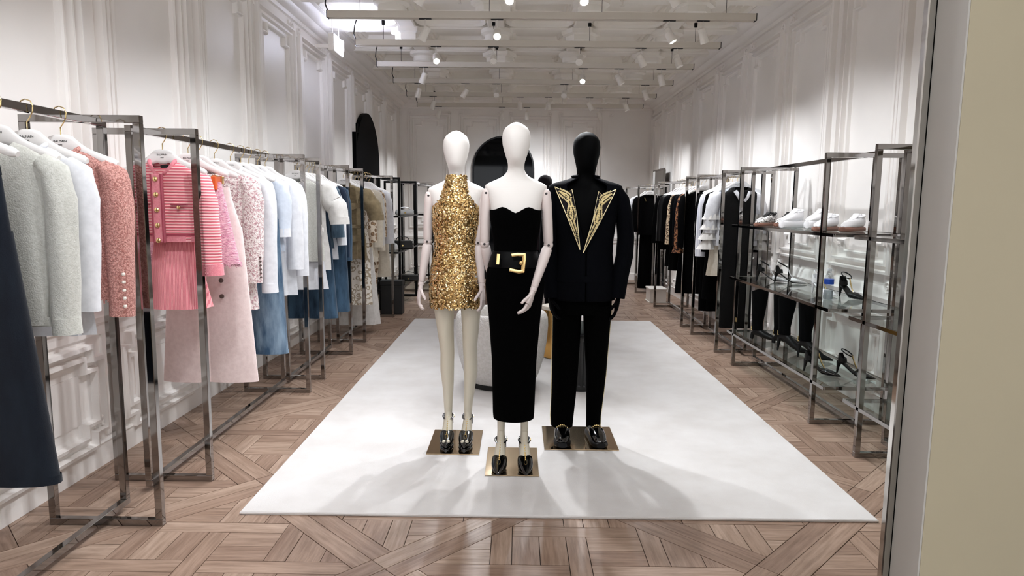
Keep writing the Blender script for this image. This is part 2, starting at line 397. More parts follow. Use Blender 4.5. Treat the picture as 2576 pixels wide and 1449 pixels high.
def panel_wall(wall, centres, bay, fn, place):
    """fn(a, z, d) maps wall coordinates of one bay to local xyz; place(a) is the bay's location"""
    g = 0.13
    up = MB().moulding([(g,1.02),(bay-g,1.02),(bay-g,3.06),(g,3.06)], BEAD, fn).mesh('panel_frame', PAINT, 35)
    inn = MB().moulding(notched(g+0.085, bay-g-0.085, 1.10, 2.985, 0.11, 0.08), THIN, fn).mesh('panel_bead', PAINT, 35)
    dad = MB().moulding(notched(g, bay-g, 0.17, 0.63, 0.09, 0.07), BEAD, fn).mesh('dado_frame', PAINT, 35)
    fill = MB()
    a0, a1, z0, z1 = g+0.12, bay-g-0.12, 0.27, 0.53
    fill.plate([(a0,z0),(a1,z0),(a1,z1),(a0,z1)], 0, 0.006, fn); fillm = fill.mesh('dado_panel', PAINT)
    pil = MB().plate([(-0.055,0.15),(0.055,0.15),(0.055,ZT+0.07),(-0.055,ZT+0.07)], 0, 0.014, fn).mesh('pilaster', PAINT)
    ros = MB().plate([(-0.055,-0.055),(0.055,-0.055),(0.055,0.055),(-0.055,0.055)], 0, 0.016, fn)
    for r0, r1, h in ((0.043, 0.030, 0.032), (0.017, 0.005, 0.034)):
        k = 14; ring = lambda r, d: [fn(r*math.cos(2*PI*j/k), r*math.sin(2*PI*j/k), d) for j in range(k)]
        ros.rings([ring(r0, 0.016), ring(r0, h-0.006), ring((r0+r1)/2, h), ring(r1, h-0.006), ring(r1, 0.016)], cap=(r1 < 0.01))
    rosm = ros.mesh('rosette', PAINT, 40)
    for c in centres:
        link('pilaster', pilm(pil), wall, place(c))
        for s in (-0.105, 0.105):
            for z in (ZT, 0.885, 0.235):
                p = Vector(place(c+s)); p.z = z; link('rosette', rosm, wall, p)
    for c in centres[:-1]:
        for nm, me in (('panel_frame', up), ('panel_bead', inn), ('dado_frame', dad), ('dado_panel', fillm)): link(nm, me, wall, place(c))
def pilm(m): return m
LC = [3.57-1.10*3 + 1.10*k for k in range(12)]; RC = [4.42-1.067*4 + 1.067*k for k in range(13)]; BC = [-2.16, -1.2, -0.25, 0.69, 1.64, 2.58]
panel_wall(wl, LC, 1.10, lambda a, z, d: (d, a, z), lambda a: (XL, a, 0))
panel_wall(wr, RC, 1.067, lambda a, z, d: (-d, a, z), lambda a: (XR, a, 0))
panel_wall(wb, BC[:-1], 0.95, lambda a, z, d: (a, -d, z), lambda a: (a, YB, 0))
# chair rails and skirting
for nm, wall, fn, a0, a1 in (('left', wl, lambda a, z, d: (XL+d, a, z), 0.0, YB), ('right', wr, lambda a, z, d: (XR-d, a, z), 0.0, YB), ('back', wb, lambda a, z, d: (a, YB-d, z), XL, XR)):
    MB().moulding([(a0,0.80),(a1,0.80)], RAILP, fn, closed=False).build('chair_rail', PAINT, wall, 35)
    b = MB().plate([(a0,0),(a1,0),(a1,0.115),(a0,0.115)], 0, 0.022, fn); b.moulding([(a0,0.125),(a1,0.125)], [(-0.012,0.022),(0.0,0.026),(0.012,0.016),(0.014,0)], fn, closed=False)
    struct(b.build('baseboard_'+nm, PAINT))
    CO = [(-0.03,0.0),(-0.03,0.03),(0.0,0.04),(0.0,0.07),(0.02,0.10),(0.05,0.12),(0.05,0.15),(0.08,0.20),(0.11,0.22),(0.11,0.26),(0.145,0.28),(0.19,0.28),(0.20,0.31),(0.24,0.31)]
    struct(MB().moulding([(a0-0.2 if nm == 'back' else a0-2.6,3.24),(a1+0.2,3.24)], CO, fn, closed=False).build('trim_'+{'left':'1','right':'2','back':'3'}[nm], PAINT, None, 35))

# ---- ceiling with coffers and bosses
ceil = struct(MB().box(XL-0.1, XR+0.1, YF, YB+0.1, ZC, ZC+0.1).build('ceiling', CEIL))
BX = [-1.20, -0.25, 0.67, 1.62]; BY = [6.51+1.08*k for k in range(-6, 6)]
fnC = lambda a, b, d: (a, b, ZC-d)
for x in BX: MB().box(x-0.09, x+0.09, -0.5, YB, ZC-0.165, ZC).build('ceiling_rib', CEIL, ceil, bevel=0.012)
for y in BY: MB().box(XL, XR, y-0.09, y+0.09, ZC-0.16, ZC).build('ceiling_rib', CEIL, ceil, bevel=0.012)
edges = [XL+0.19] + BX + [XR-0.19]
COF = [(-0.055,0),(-0.05,0.12),(-0.02,0.145),(0.004,0.12),(0.006,0.07),(0.03,0.075),(0.036,0.035),(0.06,0.04),(0.075,0)]
rosr = MB().lathe([(0.175,0.0),(0.17,-0.04),(0.13,-0.06),(0.13,-0.115),(0.115,-0.13),(0.09,-0.13),(0.08,-0.10),(0.0,-0.10)], seg=20).mesh('ceiling_boss', CEIL, 35)
dia = MB()
for r, z in ((0.20,0),): pass
R = []
for r, z in ((0.19,0.0),(0.185,-0.045),(0.145,-0.06),(0.145,-0.115),(0.125,-0.135),(0.075,-0.135),(0.06,-0.105),(0.001,-0.105)):
    R.append([(r*1.12*math.cos(PI*j/3), r*math.sin(PI*j/3), z) for j in range(6)])
diam = dia.rings(R).mesh('ceiling_boss', CEIL)
for jx in range(len(edges)-1):
    for jy in range(len(BY)-1):
        a0, a1, b0, b1 = edges[jx]+0.13, edges[jx+1]-0.13, BY[jy]+0.13, BY[jy+1]-0.13; c = 0.11
        if b1 < 3.0: continue
        lp = [(a0+c,b0),(a1-c,b0),(a1-c*0.3,b0+c*0.3),(a1,b0+c),(a1,b1-c),(a1-c*0.3,b1-c*0.3),(a1-c,b1),(a0+c,b1),(a0+c*0.3,b1-c*0.3),(a0,b1-c),(a0,b0+c),(a0+c*0.3,b0+c*0.3)]
        MB().moulding(lp, COF, fnC).build('coffer_frame', CEIL, ceil, 35)
for ix, x in enumerate(BX):
    for iy, y in enumerate(BY):
        if y > 3.0: link('ceiling_boss', diam if (ix+iy) % 2 else rosr, ceil, (x, y, ZC-0.155))

# ---- near partition whose end closes the picture on the right
wp = wall_slab('wall_front', 0.770, XR, 1.195, 1.285, m=BEIGE)
MB().box(0.7665, 0.7705, 1.196, 1.284, 0.0, 3.6).build('reveal_panel', REVEAL, wp)
MB().box(0.752, 0.775, 1.286, 1.304, 0.0, 3.6).build('steel_edge_trim', STEEL, wp, bevel=0.002)

# ---- arched openings, drawn as dark plates
def arch_poly(w, h, step=20):
    r = w/2; return [(-r,0),(r,0)] + [(r*math.cos(PI*k/step), h-r+r*math.sin(PI*k/step)) for k in range(step+1)]
DARK = mat('painted_dark_opening', (0.012, 0.014, 0.02), 0.6, spec=0.04)  # darkness of the doorway is put into the slab's colour
fnL = lambda a, z, d: (XL+d, 9.92+a, z)
d1 = MB().plate(arch_poly(1.50, 2.72), 0.0, 0.062, fnL).build('painted_dark_doorway', DARK); struct(d1)
MB().plate([(-0.80,0),(-0.72,0),(-0.72,2.38),(-0.80,2.38)], 0.0, 0.068, fnL).build('jamb', DARK, d1)
MB().plate([(-0.735,2.38),(-0.65,2.38),(-0.65,2.50),(-0.735,2.50)], 0.0, 0.066, fnL).build('impost', DARK, d1)
mr = thing('arched_mirror', 'tall dark arched mirror with thin black frame on the back wall', 'mirror', (-0.28, YB-0.06, 0))
fnM = lambda a, z, d: (a, -d, z)
DARKGLASS = mat('painted_dark_mirror_glass', (0.006, 0.009, 0.016), 0.04, spec=0.14)  # near-black base colour stands for the dark reflection in the pane
MB().plate(arch_poly(1.12, 2.69, 28), 0.0, 0.02, fnM).build('glass', DARKGLASS, mr)
fr = [(-0.57,0)] + [(0.57*math.cos(PI*(28-k)/28), 2.69-0.56+0.57*math.sin(PI*(28-k)/28)) for k in range(29)] + [(0.57,0)]
MB().moulding(fr, [(-0.014,0),(-0.014,0.04),(0.014,0.04),(0.014,0)], fnM, closed=False).build('frame', BLACKMETAL, mr)
wm = thing('wall_mirror', 'tall narrow framed mirror standing against the right wall near the back corner', 'mirror', (XR-0.09, 11.75, 0))
MB().box(-0.012, 0.012, -0.42, 0.42, 0.02, 2.04).build('glass', mat('mirror_glass', (0.62, 0.62, 0.60), 0.03, 1.0), wm)
MB().moulding([(-0.43,0.01),(0.43,0.01),(0.43,2.05),(-0.43,2.05)], [(-0.012,-0.0),(-0.012,0.03),(0.012,0.03),(0.012,0)], lambda a, z, d: (-d, a, z)).build('frame', CHROME, wm)

# ---- rug
rugm = fabric('cream_wool', (0.835, 0.825, 0.82), (0.79, 0.775, 0.765), 3.0, 0.0, 0.95, 0.25, dist=0.002)
t_, b_ = nt(rugm); bump(t_, b_, noise(t_, coords(t_), 420, 2), 0.5, 0.004)
rg = MB(); x0, x1, y0, y1 = RUG
rg.rings([[(a, b, z) for a, b in ((x0+e,y0+e),(x1-e,y0+e),(x1-e,y1-e),(x0+e,y1-e))] for z, e in ((0.0005,0.002),(0.004,0.0),(0.010,0.0),(0.014,0.005))])
tag(rg.build('rug', rugm), 'large cream wool rug on the parquet under the three mannequins', 'rug')

# ---- suspended lighting beams and track lamps
names = ['nearest', 'second', 'third', 'fourth', 'fifth', 'farthest']
ordw = {0: 'frontmost white lighting beam in view, hung across the coffered ceiling', 1: 'white lighting beam across the ceiling, second from the front',
        2: 'white lighting beam across the ceiling, third from the front', 3: 'white lighting beam across the ceiling, fourth from the front',
        4: 'white lighting beam across the ceiling, next to last before the back wall', 5: 'white lighting beam hung closest to the back wall'}
ZB = 3.06
LAMPX = [[-0.84, -0.20, 1.33, 1.63], [-0.87, -0.27, 0.63, 1.27, 1.65], [-1.15, 0.77, 1.20, 1.71], [-1.37, -0.73, -0.31, 0.62, 1.72], [-1.31, 0.02, 0.45, 1.08, 1.63], [-1.35, -0.28, 0.14, 1.36]]
MIDAIM = {}
def lamp(x, y, aim, label, watts, lit):
    t = thing('track_lamp', label, 'lamp', (x, y, ZB), 'track lamps on the ceiling beams')
    piv = Vector((0, 0, -0.115)); d = (Vector(aim) - Vector((x, y, ZB-0.115))).normalized()
    MB().box(-0.055, 0.055, -0.012, 0.012, -0.006, 0.0).build('adapter', BLACKCAP, t)
    MB().sweep([(0,0,-0.006),(0,0,-0.09)], 0.005, 6).build('stem', WHITEMETAL, t)
    a = piv - d*0.055
    MB().lathe([(0.022,0.0),(0.030,0.006),(0.033,0.02),(0.033,0.05),(0.036,0.055),(0.038,0.12),(0.0385,0.135),(0.031,0.136),(0.028,0.125),(0.0,0.122)], a, 14, d).build('lamp_head', WHITEMETAL, t, 40)
    for k in range(3): MB().lathe([(0.036,0.012+0.012*k),(0.036,0.017+0.012*k)], a, 14, d).build('cooling_fin', WHITEMETAL, t)
    MB().lathe([(0.0295,0.0),(0.0295,0.004)], a + d*0.128, 14, d).build('lens', LENS if lit else WHITEMETAL, t)
    spot_light(Vector((x, y, ZB)) + a + d*0.15, aim, watts, parent=t)
ordn = ['first', 'second', 'third', 'fourth', 'fifth']; beamn = ['frontmost beam in view', 'second beam', 'third beam', 'fourth beam', 'fifth beam', 'beam by the back wall']
def beam_at(y, label):
    t = thing('lighting_beam', label, 'lighting beam', (0.18, y, ZB), 'suspended lighting beams')
    mb = MB(); mb.box(-1.89, 1.91, -0.035, 0.035, 0.012, 0.058); mb.box(-1.89, 1.91, -0.035, -0.022, 0.0, 0.012); mb.box(-1.89, 1.91, 0.022, 0.035, 0.0, 0.012)
    mb.build('beam', BEAMPAINT, t)
    for s in (-1.89, 1.91): MB().box(s-0.004, s+0.004, -0.036, 0.036, -0.002, 0.060).build('end_cap', BLACKCAP, t)
    for s in (-1.6, -0.45, 0.55, 1.65):
        MB().sweep([(s,0,0.058),(s,0,ZC-ZB-0.16)], 0.0025, 5).build('cable', BLACKCAP, t)
        MB().lathe([(0.016,0),(0.018,0.02),(0.018,0.045)], (s, 0, ZC-ZB-0.2), 10).build('cable_cup', BLACKMETAL, t)
    MB().sweep([(-1.885,0,0.05),(-1.91,0,0.12),(-1.90,0,0.2),(-1.88,0,0.26)], 0.006, 6).build('power_lead', BLACKCAP, t)

for k, y in enumerate(BEAM_Y):
    beam_at(y, ordw[k])
    for i, x in enumerate(LAMPX[k]):
        if x < -0.4: aim = (-1.95, y+0.35, 1.0)
        elif x > 1.0: aim = (2.35, y+0.35 if i % 2 else y-0.35, 1.0)
        elif k >= 4: aim = (x*1.2, 12.6, 1.2)
        else: aim = (x*0.4, y-2.6, 0.9)
        lit = (k, i) in ((0,1), (0,2), (1,0), (2,1), (3,0), (5,3))
        if lit and abs(x) < 1 and k < 4: aim = (x*0.4, y-3.0, 0.6)
        lamp(x, y, aim, '%s white track lamp from the left on the %s' % (ordn[i], beamn[k]), LAMP_WATTS*(0.60 if abs(x-0.2) > 0.8 else 0.66)*(1.0 if k < 4 else 1.4), lit)
# the beam just above the frame: its lamps dip into the picture
y = 5.10
beam_at(y, 'white lighting beam carrying the bright lamps at the top edge of the picture')
for i, (x, aim) in enumerate(((-0.71, (-1.95, 5.4, 1.1)), (-0.07, (-0.35, 2.6, 0.2)), (0.46, (0.75, 2.7, 0.2)), (1.11, (2.4, 5.3, 1.1)))):
    lamp(x, y, aim, '%s white track lamp from the left at the top edge above the mannequins' % ordn[i], LAMP_WATTS*(1.6 if i in (1, 2) else 0.75), i in (1, 2))
# ---- exit sign
sg = thing('exit_sign', 'glowing white exit sign hung high beside the left wall', 'sign', (-1.95, 7.33, 3.085))
MB().box(-0.03, 0.03, -0.185, 0.185, -0.088, 0.088).build('housing', WHITEMETAL, sg, bevel=0.006)
MB().box(0.030, 0.034, -0.175, 0.175, -0.080, 0.080).build('face', emis('sign_face', (0.86, 0.90, 1.0), 9.0), sg)
for k, a in enumerate((-0.055, -0.02, 0.015, 0.05)): MB().box(0.034, 0.036, a-0.008, a+0.008, -0.045, 0.045).build('mark', emis('sign_mark', (1.0, 0.66, 0.70), 2.4), sg)
MB().box(-0.03, 0.03, 0.185, 0.24, -0.02, 0.10).build('bracket', WHITEMETAL, sg, bevel=0.004)
for a in (-0.12, 0.12): MB().sweep([(0,a,0.088),(0,a,0.24)], 0.006, 6).build('hanging_rod', WHITEMETAL, sg)
MB().box(-0.28, -0.03, 0.19, 0.23, 0.02, 0.06).build('wall_arm', WHITEMETAL, sg)
gl_ = bpy.data.lights.new('sign_glow', 'POINT'); gl_.energy = 5.0; gl_.color = (0.74, 0.78, 1.0); gl_.shadow_soft_size = 0.12
go_ = bpy.data.objects.new('sign_glow', gl_); COL.objects.link(go_); go_.parent = sg; go_.location = (0.16, 0.0, 0.0)
# sprinklers
for i, (x, y) in enumerate(((-0.55, 6.4), (0.95, 6.45))):
    s_ = thing('sprinkler', ('small white sprinkler head under the ceiling near the round boss', 'small white sprinkler head under the ceiling above the suit mannequin')[i], 'sprinkler', (x, y, ZC-0.16))
    MB().lathe([(0.022,0),(0.022,-0.008),(0.008,-0.012),(0.008,-0.05)], seg=10).build('body', WHITEMETAL, s_, 40)
    MB().lathe([(0.02,-0.05),(0.02,-0.055)], seg=10).build('deflector', WHITEMETAL, s_)
# ================================================================== racks, hangers, garments
TW = 0.030                                                  # square tube
RAILZ = 1.755
def tube_rect(x0, x1, z0, z1, y):
    mb = MB(); h = TW/2
    mb.box(x0, x1, y-h, y+h, z1-TW, z1); mb.box(x0, x1, y-h, y+h, z0, z0+TW)
    mb.box(x0, x0+TW, y-h, y+h, z0+TW, z1-TW); mb.box(x1-TW, x1, y-h, y+h, z0+TW, z1-TW); return mb
def rack(name, label, cat, xc, y0, y1, group, fr=None):
    t = thing(name, label, cat, (xc, (y0+y1)/2, 0), group); L = (y1-y0)/2; h = TW/2
    fr = fr if fr is not None else (-L+0.15, L-0.15)
    for y in fr: tube_rect(-0.25, 0.25, 0.0, 1.77, y).build('end_frame', CHROME, t, bevel=0.0015)
    MB().box(-h, h, -L, L, RAILZ-h, RAILZ+h).build('top_rail', CHROME, t, bevel=0.0015)
    MB().box(-h, h, -L, L, TW, TW*2).build('floor_rail', CHROME, t, bevel=0.0015)
    for y in (-L+h, L-h): MB().box(-h, h, y-h, y+h, TW*2, RAILZ-h).build('centre_post', CHROME, t, bevel=0.0015)
    return t
RXL, RXR = -1.80, 2.20
rg_ = 'nickel clothes racks'
rack('clothes_rack', 'nickel clothes rack at the left edge holding jeans and the pink tweed jacket', 'clothes rack', RXL, 0.95, 2.94, rg_)
rack('clothes_rack', 'nickel clothes rack holding the pink striped cardigan and white shirts', 'clothes rack', RXL, 3.12, 5.05, rg_)
rack('clothes_rack', 'short nickel clothes rack holding white utility jackets and denim', 'clothes rack', RXL, 5.13, 6.34, rg_)
rack('clothes_rack', 'nickel clothes rack holding the khaki jacket and cream prints', 'clothes rack', RXL, 6.61, 8.50, rg_)
rack('clothes_rack', 'short nickel clothes rack holding the black sequin dress and ruffled blouse', 'clothes rack', RXR, 6.31, 7.52, rg_)
rack('clothes_rack', 'nickel clothes rack holding leopard prints among black garments', 'clothes rack', RXR, 7.70, 9.57, rg_)
rack('clothes_rack', 'nickel clothes rack in the back right corner with a black suit', 'clothes rack', RXR, 10.80, 12.35, rg_)

# ---- hanger
def text_mesh(txt, size, name):
    cu = bpy.data.curves.new(name, 'FONT'); cu.body = txt; cu.size = size; cu.align_x = 'CENTER'; cu.extrude = 0.0003
    o = bpy.data.objects.new(name, cu); COL.objects.link(o); dg = bpy.context.evaluated_depsgraph_get()
    me = bpy.data.meshes.new_from_object(o.evaluated_get(dg)); bpy.data.objects.remove(o); me.materials.clear(); me.materials.append(INK); return me
TXT1 = text_mesh('BALMAIN', 0.0125, 'lettering'); TXT2 = text_mesh('PARIS', 0.0065, 'lettering')
HP = []
for k in range(-12, 13):
    u = k/12; a = abs(u); x = 0.215*u
    zc = -0.112 if a < 0.16 else -0.112 - 0.078*((a-0.16)/0.84)**0.8
    hh = 0.036 if a < 0.14 else max(0.0165, 0.036-0.045*(a-0.14)**0.55*0.8); th = 0.0075 + 0.0095*max(0, (a-0.3)/0.7)
    if a > 0.99: hh *= 0.55; th *= 0.55
    HP.append(((x, 0, zc), (th, hh)))
HANG_BODY = MB().sweep([p for p, r in HP], [r for p, r in HP], 12, side=(0,1,0), n=2.6).mesh('hanger_arms', HANGERWHITE, 45)
hk = [(0,0,-0.08),(0,0,-0.045)] + [(0.021*math.sin(a)-0.0, 0, -0.0-0.021*math.cos(a)-0.0) for a in [PI*1.0*k/8+0.0 for k in range(0, 10)]]
HANG_HOOK = MB().sweep([(0,0,-0.08),(0,0,-0.05),(0.012,0,-0.034),(0.024,0,-0.012),(0.026,0,0.008),(0.018,0,0.026),(0.0,0,0.032),(-0.016,0,0.026),(-0.024,0,0.010)], 0.0022, 6, side=(0,1,0)).mesh('hook', GOLD, 60)
def hanger(xc, y, short, rz, side=-1, m=None, clips=0.0):
    t = thing('clothes_hanger', 'white hanger holding the ' + short if not m else 'clear hanger holding the ' + short, 'hanger', (xc, y, RAILZ), 'clothes hangers on the racks', rz)
    b = link('hanger_arms', HANG_BODY, t)
    if m: b.data = HANG_BODY.copy(); b.data.materials[0] = m
    link('hook', HANG_HOOK, t)
    a = link('lettering', TXT1, t, (0, -0.0078, -0.107)); a.rotation_euler = (PI/2, 0, 0)
    a = link('lettering', TXT2, t, (0, -0.0078, -0.119)); a.rotation_euler = (PI/2, 0, 0)
    if clips:
        MB().sweep([(-clips-0.02,0,-0.196),(clips+0.02,0,-0.196)], 0.002, 6, side=(0,1,0)).build('clip_bar', GOLD, t)
        for s in (-clips, clips): MB().box(s-0.012, s+0.012, -0.011, 0.011, -0.235, -0.19).build('clip', GOLD, t, bevel=0.002)
    return t

# ---- garments, all hung in their own plane: x across, z down from the rail
def rippler(rows, amp, k, ph, start=0.35):
    n = len(rows)
    return lambda i, t: 1 + amp*max(0, (i/(n-1)-start)/(1-start))*(math.sin(k*t+ph) + 0.5*math.sin((2*k-3)*t+2.3*ph+0.35*i))*0.8
def top(name, label, cat, group, xc, y, m, short, hw=0.205, hem=0.75, sl=0.60, sw=0.055, so=0.03, th=0.05, neck=0.065, rip=0.17, k=7, rz=None,
        hang=True, cuff=None, collar=None, buttons=None, bcol=None, hemband=None, flare=0.0, hm=None, vneck=0.0):
    rz = random.uniform(-0.02, 0.02) if rz is None else rz; th *= 0.75
    t = thing(name, label, cat, (xc, y, RAILZ), group, rz); ph = random.random()*6
    zs = [(-0.135, neck, 0.028), (-0.150, neck+0.045, 0.030), (-0.170, hw*0.78, 0.033), (-0.192, hw*0.97, 0.036), (-0.225, hw, th*0.9)]
    n = 9
    for i in range(1, n+1):
        u = i/n; zs.append((-0.225-(hem-0.225)*u, hw*(1-0.10*math.sin(PI*min(1, u*1.3))*0.6) + flare*u, th*(1+0.18*u)))
    rows = [(z, 0, 0, a, b) for z, a, b in zs]
    zf = (lambda i, tt: (-0.05-vneck)*max(0, -math.sin(tt))**2 if i == 0 else (-0.02*max(0, -math.sin(tt))**2 if i == 1 else 0)) 
    MB().stack(rows, 36, 2.3, cap=False, rip=rippler(rows, rip, k, ph), zf=zf).build('body', m, t, 60)
    if sl:
        for s in (-1, 1):
            p = [(s*(hw-0.03), 0, -0.195), (s*(hw+0.008), 0, -0.235), (s*(hw+0.02+so*0.3), 0.0, -0.33), (s*(hw+0.02+so*0.7), -0.006, -0.195-sl*0.55), (s*(hw+0.015+so), -0.012, -0.195-sl)]
            rr = [(0.030,0.035),(sw*0.95,sw*0.8),(sw,sw*0.85),(sw*0.92,sw*0.8),(sw*0.86,sw*0.75)]; pp, rq = [], []
            for e in range(4):
                for u in ((0, 1/3, 2/3) if e else (0, 0.5)):
                    pp.append(tuple(p[e][j]+(p[e+1][j]-p[e][j])*u for j in range(3))); rq.append(tuple(rr[e][j]+(rr[e+1][j]-rr[e][j])*u for j in range(2)))
            pp.append(p[-1]); rq.append(rr[-1])
            MB().sweep(pp, rq, 22, side=(1,0,0), fold=(0.055, 4, random.random()*6)).build('sleeve', m, t, 60)
            if cuff:
                q = p[-1]; MB().sweep([(q[0],q[1],q[2]+0.05),(q[0]+s*0.002,q[1],q[2]-0.008)], [(sw*0.9,sw*0.8),(sw*0.92,sw*0.82)], 14, side=(1,0,0)).build('cuff', cuff, t, 60)
    if collar:
        c = [(neck*1.1*math.cos(a), -0.034*math.sin(a)*1.0, -0.13-(0.055+vneck)*max(0, math.sin(a))**2) for a in [PI*2*j/20 for j in range(20)]]
        MB().sweep(c, (0.010, 0.010), 8, closed=True).build('collar', collar, t, 60)
    if buttons:
        for i in range(buttons): MB().lathe([(0.0105,0),(0.0105,0.004),(0.007,0.008),(0,0.009)], (0.01, -th*(1.02+0.03*i), -0.27-(hem-0.33)*i/max(1, buttons-1)), 10, (0,-1,0)).build('button', bcol or GOLD, t, 40)
    if hemband: MB().stack([(-hem+0.03,0,0,(hw+flare)*1.01,th*1.2),(-hem-0.004,0,0,(hw+flare)*1.015,th*1.22)], 30, 2.3, cap=False).build('hem_band', hemband, t, 60)
    if hang: hanger(xc, y+0.002, short, rz, m=hm)
    return t
def trousers(name, label, cat, group, xc, y, m, short, waist=0.21, hem=1.30, hw=0.17, lw=0.095, hl=0.10, th=0.045, rip=0.05, rz=None, hang=True, off=0.0, band=None, buttons=0, bcol=None, hemband=None):
    rz = random.uniform(-0.02, 0.02) if rz is None else rz; th *= 0.72
    t = thing(name, label, cat, (xc+off, y, RAILZ), group, rz)
    rows = [(-waist,0,0,hw*0.92,0.022),(-waist-0.045,0,0,hw*0.95,0.028),(-waist-0.14,0,0,(hw*0.95+hw*0.53+lw)/2,0.032),(-waist-0.23,0,0,hw*0.53+lw,0.036),(-waist-0.27,0,0,hw*0.53+lw,0.036)]
    MB().stack(rows, 28, 2.4, cap=False).build('hips', m, t, 60)
    for s in (-1, 1):
        ph = random.random()*6; n = 8; R_ = []
        for i in range(n+1):
            u = i/n; R_.append((-waist-0.22-(hem-waist-0.22)*u, s*(hw*0.53+(hl-lw)*u*0.9), 0.004*s, lw+(hl-lw)*u, th*(1+0.25*u)))
        MB().stack(R_, 24, 2.3, cap=False, rip=rippler(R_, rip, 5, ph, 0.1)).build('leg', m, t, 60)
        if hemband: MB().stack([(-hem+0.025, R_[-1][1], 0.004*s, hl*1.015, th*1.28), (-hem-0.003, R_[-1][1], 0.004*s, hl*1.02, th*1.3)], 24, 2.3, cap=False).build('hem_band', hemband, t, 60)
    if band: MB().stack([(-waist+0.004,0,0,hw*0.93,0.026),(-waist-0.04,0,0,hw*0.96,0.030)], 28, 2.4, cap=False).build('waistband', band, t, 60)
    for i in range(buttons): MB().lathe([(0.013,0),(0.013,0.005),(0,0.008)], (0.10, -0.052, -0.77-0.09*i), 10, (0,-1,0)).build('button', bcol, t, 40)
    if hang: hanger(xc, y+0.002, short, rz, clips=hw*0.75)
    return t
def skirt(name, label, group, xc, y, m, short, waist=0.22, hem=0.70, hw=0.14, hh=0.17, th=0.05, rip=0.08, k=24, rz=None, hang=True, cat='skirt', off=0.0, clipc=None, fringe=None):
    rz = random.uniform(-0.05, 0.05) if rz is None else rz
    t = thing(name, label, cat, (xc+off, y, RAILZ), group, rz); n = 9
    rows = [(-waist-(hem-waist)*i/n, 0, 0, hw+(hh-hw)*(i/n), 0.022+th*(i/n)**0.7) for i in range(n+1)]
    MB().stack(rows, 96 if k > 15 else 40, 2.2, cap=False, rip=rippler(rows, rip, k, random.random()*6, -0.2)).build('skirt_body', m, t, 60)
    MB().stack([(-waist+0.006,0,0,hw*1.01,0.024),(-waist-0.03,0,0,hw*1.03,0.03)], 28, 2.2, cap=False).build('waistband', m, t, 60)
    if fringe:
        mb = MB()
        for j in range(90):
            a = 2*PI*j/90; x, y2 = hh*1.0*math.cos(a), (0.022+th)*math.sin(a); mb.bar((x, y2, -hem+0.01), (x+random.uniform(-.006,.006), y2, -hem-random.uniform(0.008,0.02)), 0.004)
        tag(mb.build('fringe', fringe, t), kind='stuff')
    if clipc:
        for s in (-hw*0.85, hw*0.85): MB().box(s-0.013, s+0.013, -0.035, 0.02, -waist-0.035, -waist+0.035).build('clip', clipc, t, bevel=0.002)
    if hang: hanger(xc, y+0.002, short, rz, clips=hw*0.8)
    return t

# cloths
NAVYDENIM = denim('dark_navy_denim', (0.055, 0.075, 0.115), (0.09, 0.12, 0.16)); BLUEDENIM = denim('blue_denim', (0.20, 0.30, 0.40), (0.52, 0.61, 0.69))
MIDDENIM = denim('mid_blue_denim', (0.11, 0.18, 0.25), (0.25, 0.35, 0.44)); GREYDENIM = denim('grey_blue_denim', (0.20, 0.27, 0.33), (0.36, 0.44, 0.50))
CREAMKNIT = fabric('cream_knit', (0.81, 0.81, 0.785), (0.75, 0.75, 0.72), 90, 0.5); WHITECOT = fabric('white_cotton', (0.875, 0.88, 0.90), (0.83, 0.835, 0.855), 30, 0.12)
WARMWHITE = fabric('warm_white_cotton', (0.86, 0.85, 0.84), (0.81, 0.80, 0.785), 30, 0.15); PALEPINK = fabric('pale_pink_wool', (0.90, 0.83, 0.82), (0.86, 0.785, 0.775), 40, 0.2)
PINKTWEED = fabric('pink_tweed', (0.97, 0.73, 0.69), (0.78, 0.50, 0.46), 150, 1.0, lo=0.42, hi=0.58, dist=0.012); ROSETWEED = fabric('rose_fringe_tweed', (0.95, 0.78, 0.83), (0.84, 0.58, 0.68), 45, 0.9, stretch=(1,1,3.5), lo=0.42, hi=0.6, dist=0.01)
LACE = fabric('pink_white_boucle', (0.97, 0.93, 0.92), (0.78, 0.62, 0.64), 75, 1.0, lo=0.46, hi=0.6, dist=0.012)
PINKSTRIPE = stripes('pink_striped_knit', (0.86, 0.42, 0.48), (0.98, 0.76, 0.76), 0.0145); PINKRIB = stripes('pink_pleat_rib', (0.88, 0.47, 0.52), (0.98, 0.68, 0.70), 0.006, 0.4, 0)
PINKTRIM = fabric('pink_trim', (0.90, 0.57, 0.61), (0.86, 0.50, 0.55), 80, 0.3); WINE = fabric('dark_pink_piping', (0.62, 0.25, 0.32), None, 60, 0.2)
KHAKI = fabric('khaki_cotton', (0.56, 0.50, 0.39), (0.49, 0.43, 0.33), 25, 0.15); SAND = fabric('sand_linen', (0.86, 0.83, 0.77), (0.82, 0.785, 0.72), 40, 0.2)
CHAINPRINT = spots('cream_chain_print', (0.91, 0.885, 0.85), (0.92, 0.90, 0.86), (0.66, 0.60, 0.52), 21, (1,1,1)); BROWNPRINT = spots('brown_chain_print', (0.88, 0.83, 0.76), (0.66, 0.54, 0.42), (0.52, 0.42, 0.33), 25, (1,1,1))
BLACKWOOL = fabric('black_wool', (0.018, 0.018, 0.021), (0.012, 0.012, 0.014), 60, 0.15, spec=0.05, sheen=0.0); BLACKLEATHER = mat('black_leather', (0.018, 0.018, 0.022), 0.4, spec=0.25)
NAVYWOOL = fabric('navy_wool', (0.022, 0.027, 0.045), (0.016, 0.02, 0.036), 60, 0.15, spec=0.06, sheen=0.0); LEOPARD = spots('light_leopard', (0.85, 0.76, 0.64), (0.62, 0.45, 0.33), (0.08, 0.06, 0.05), 42)
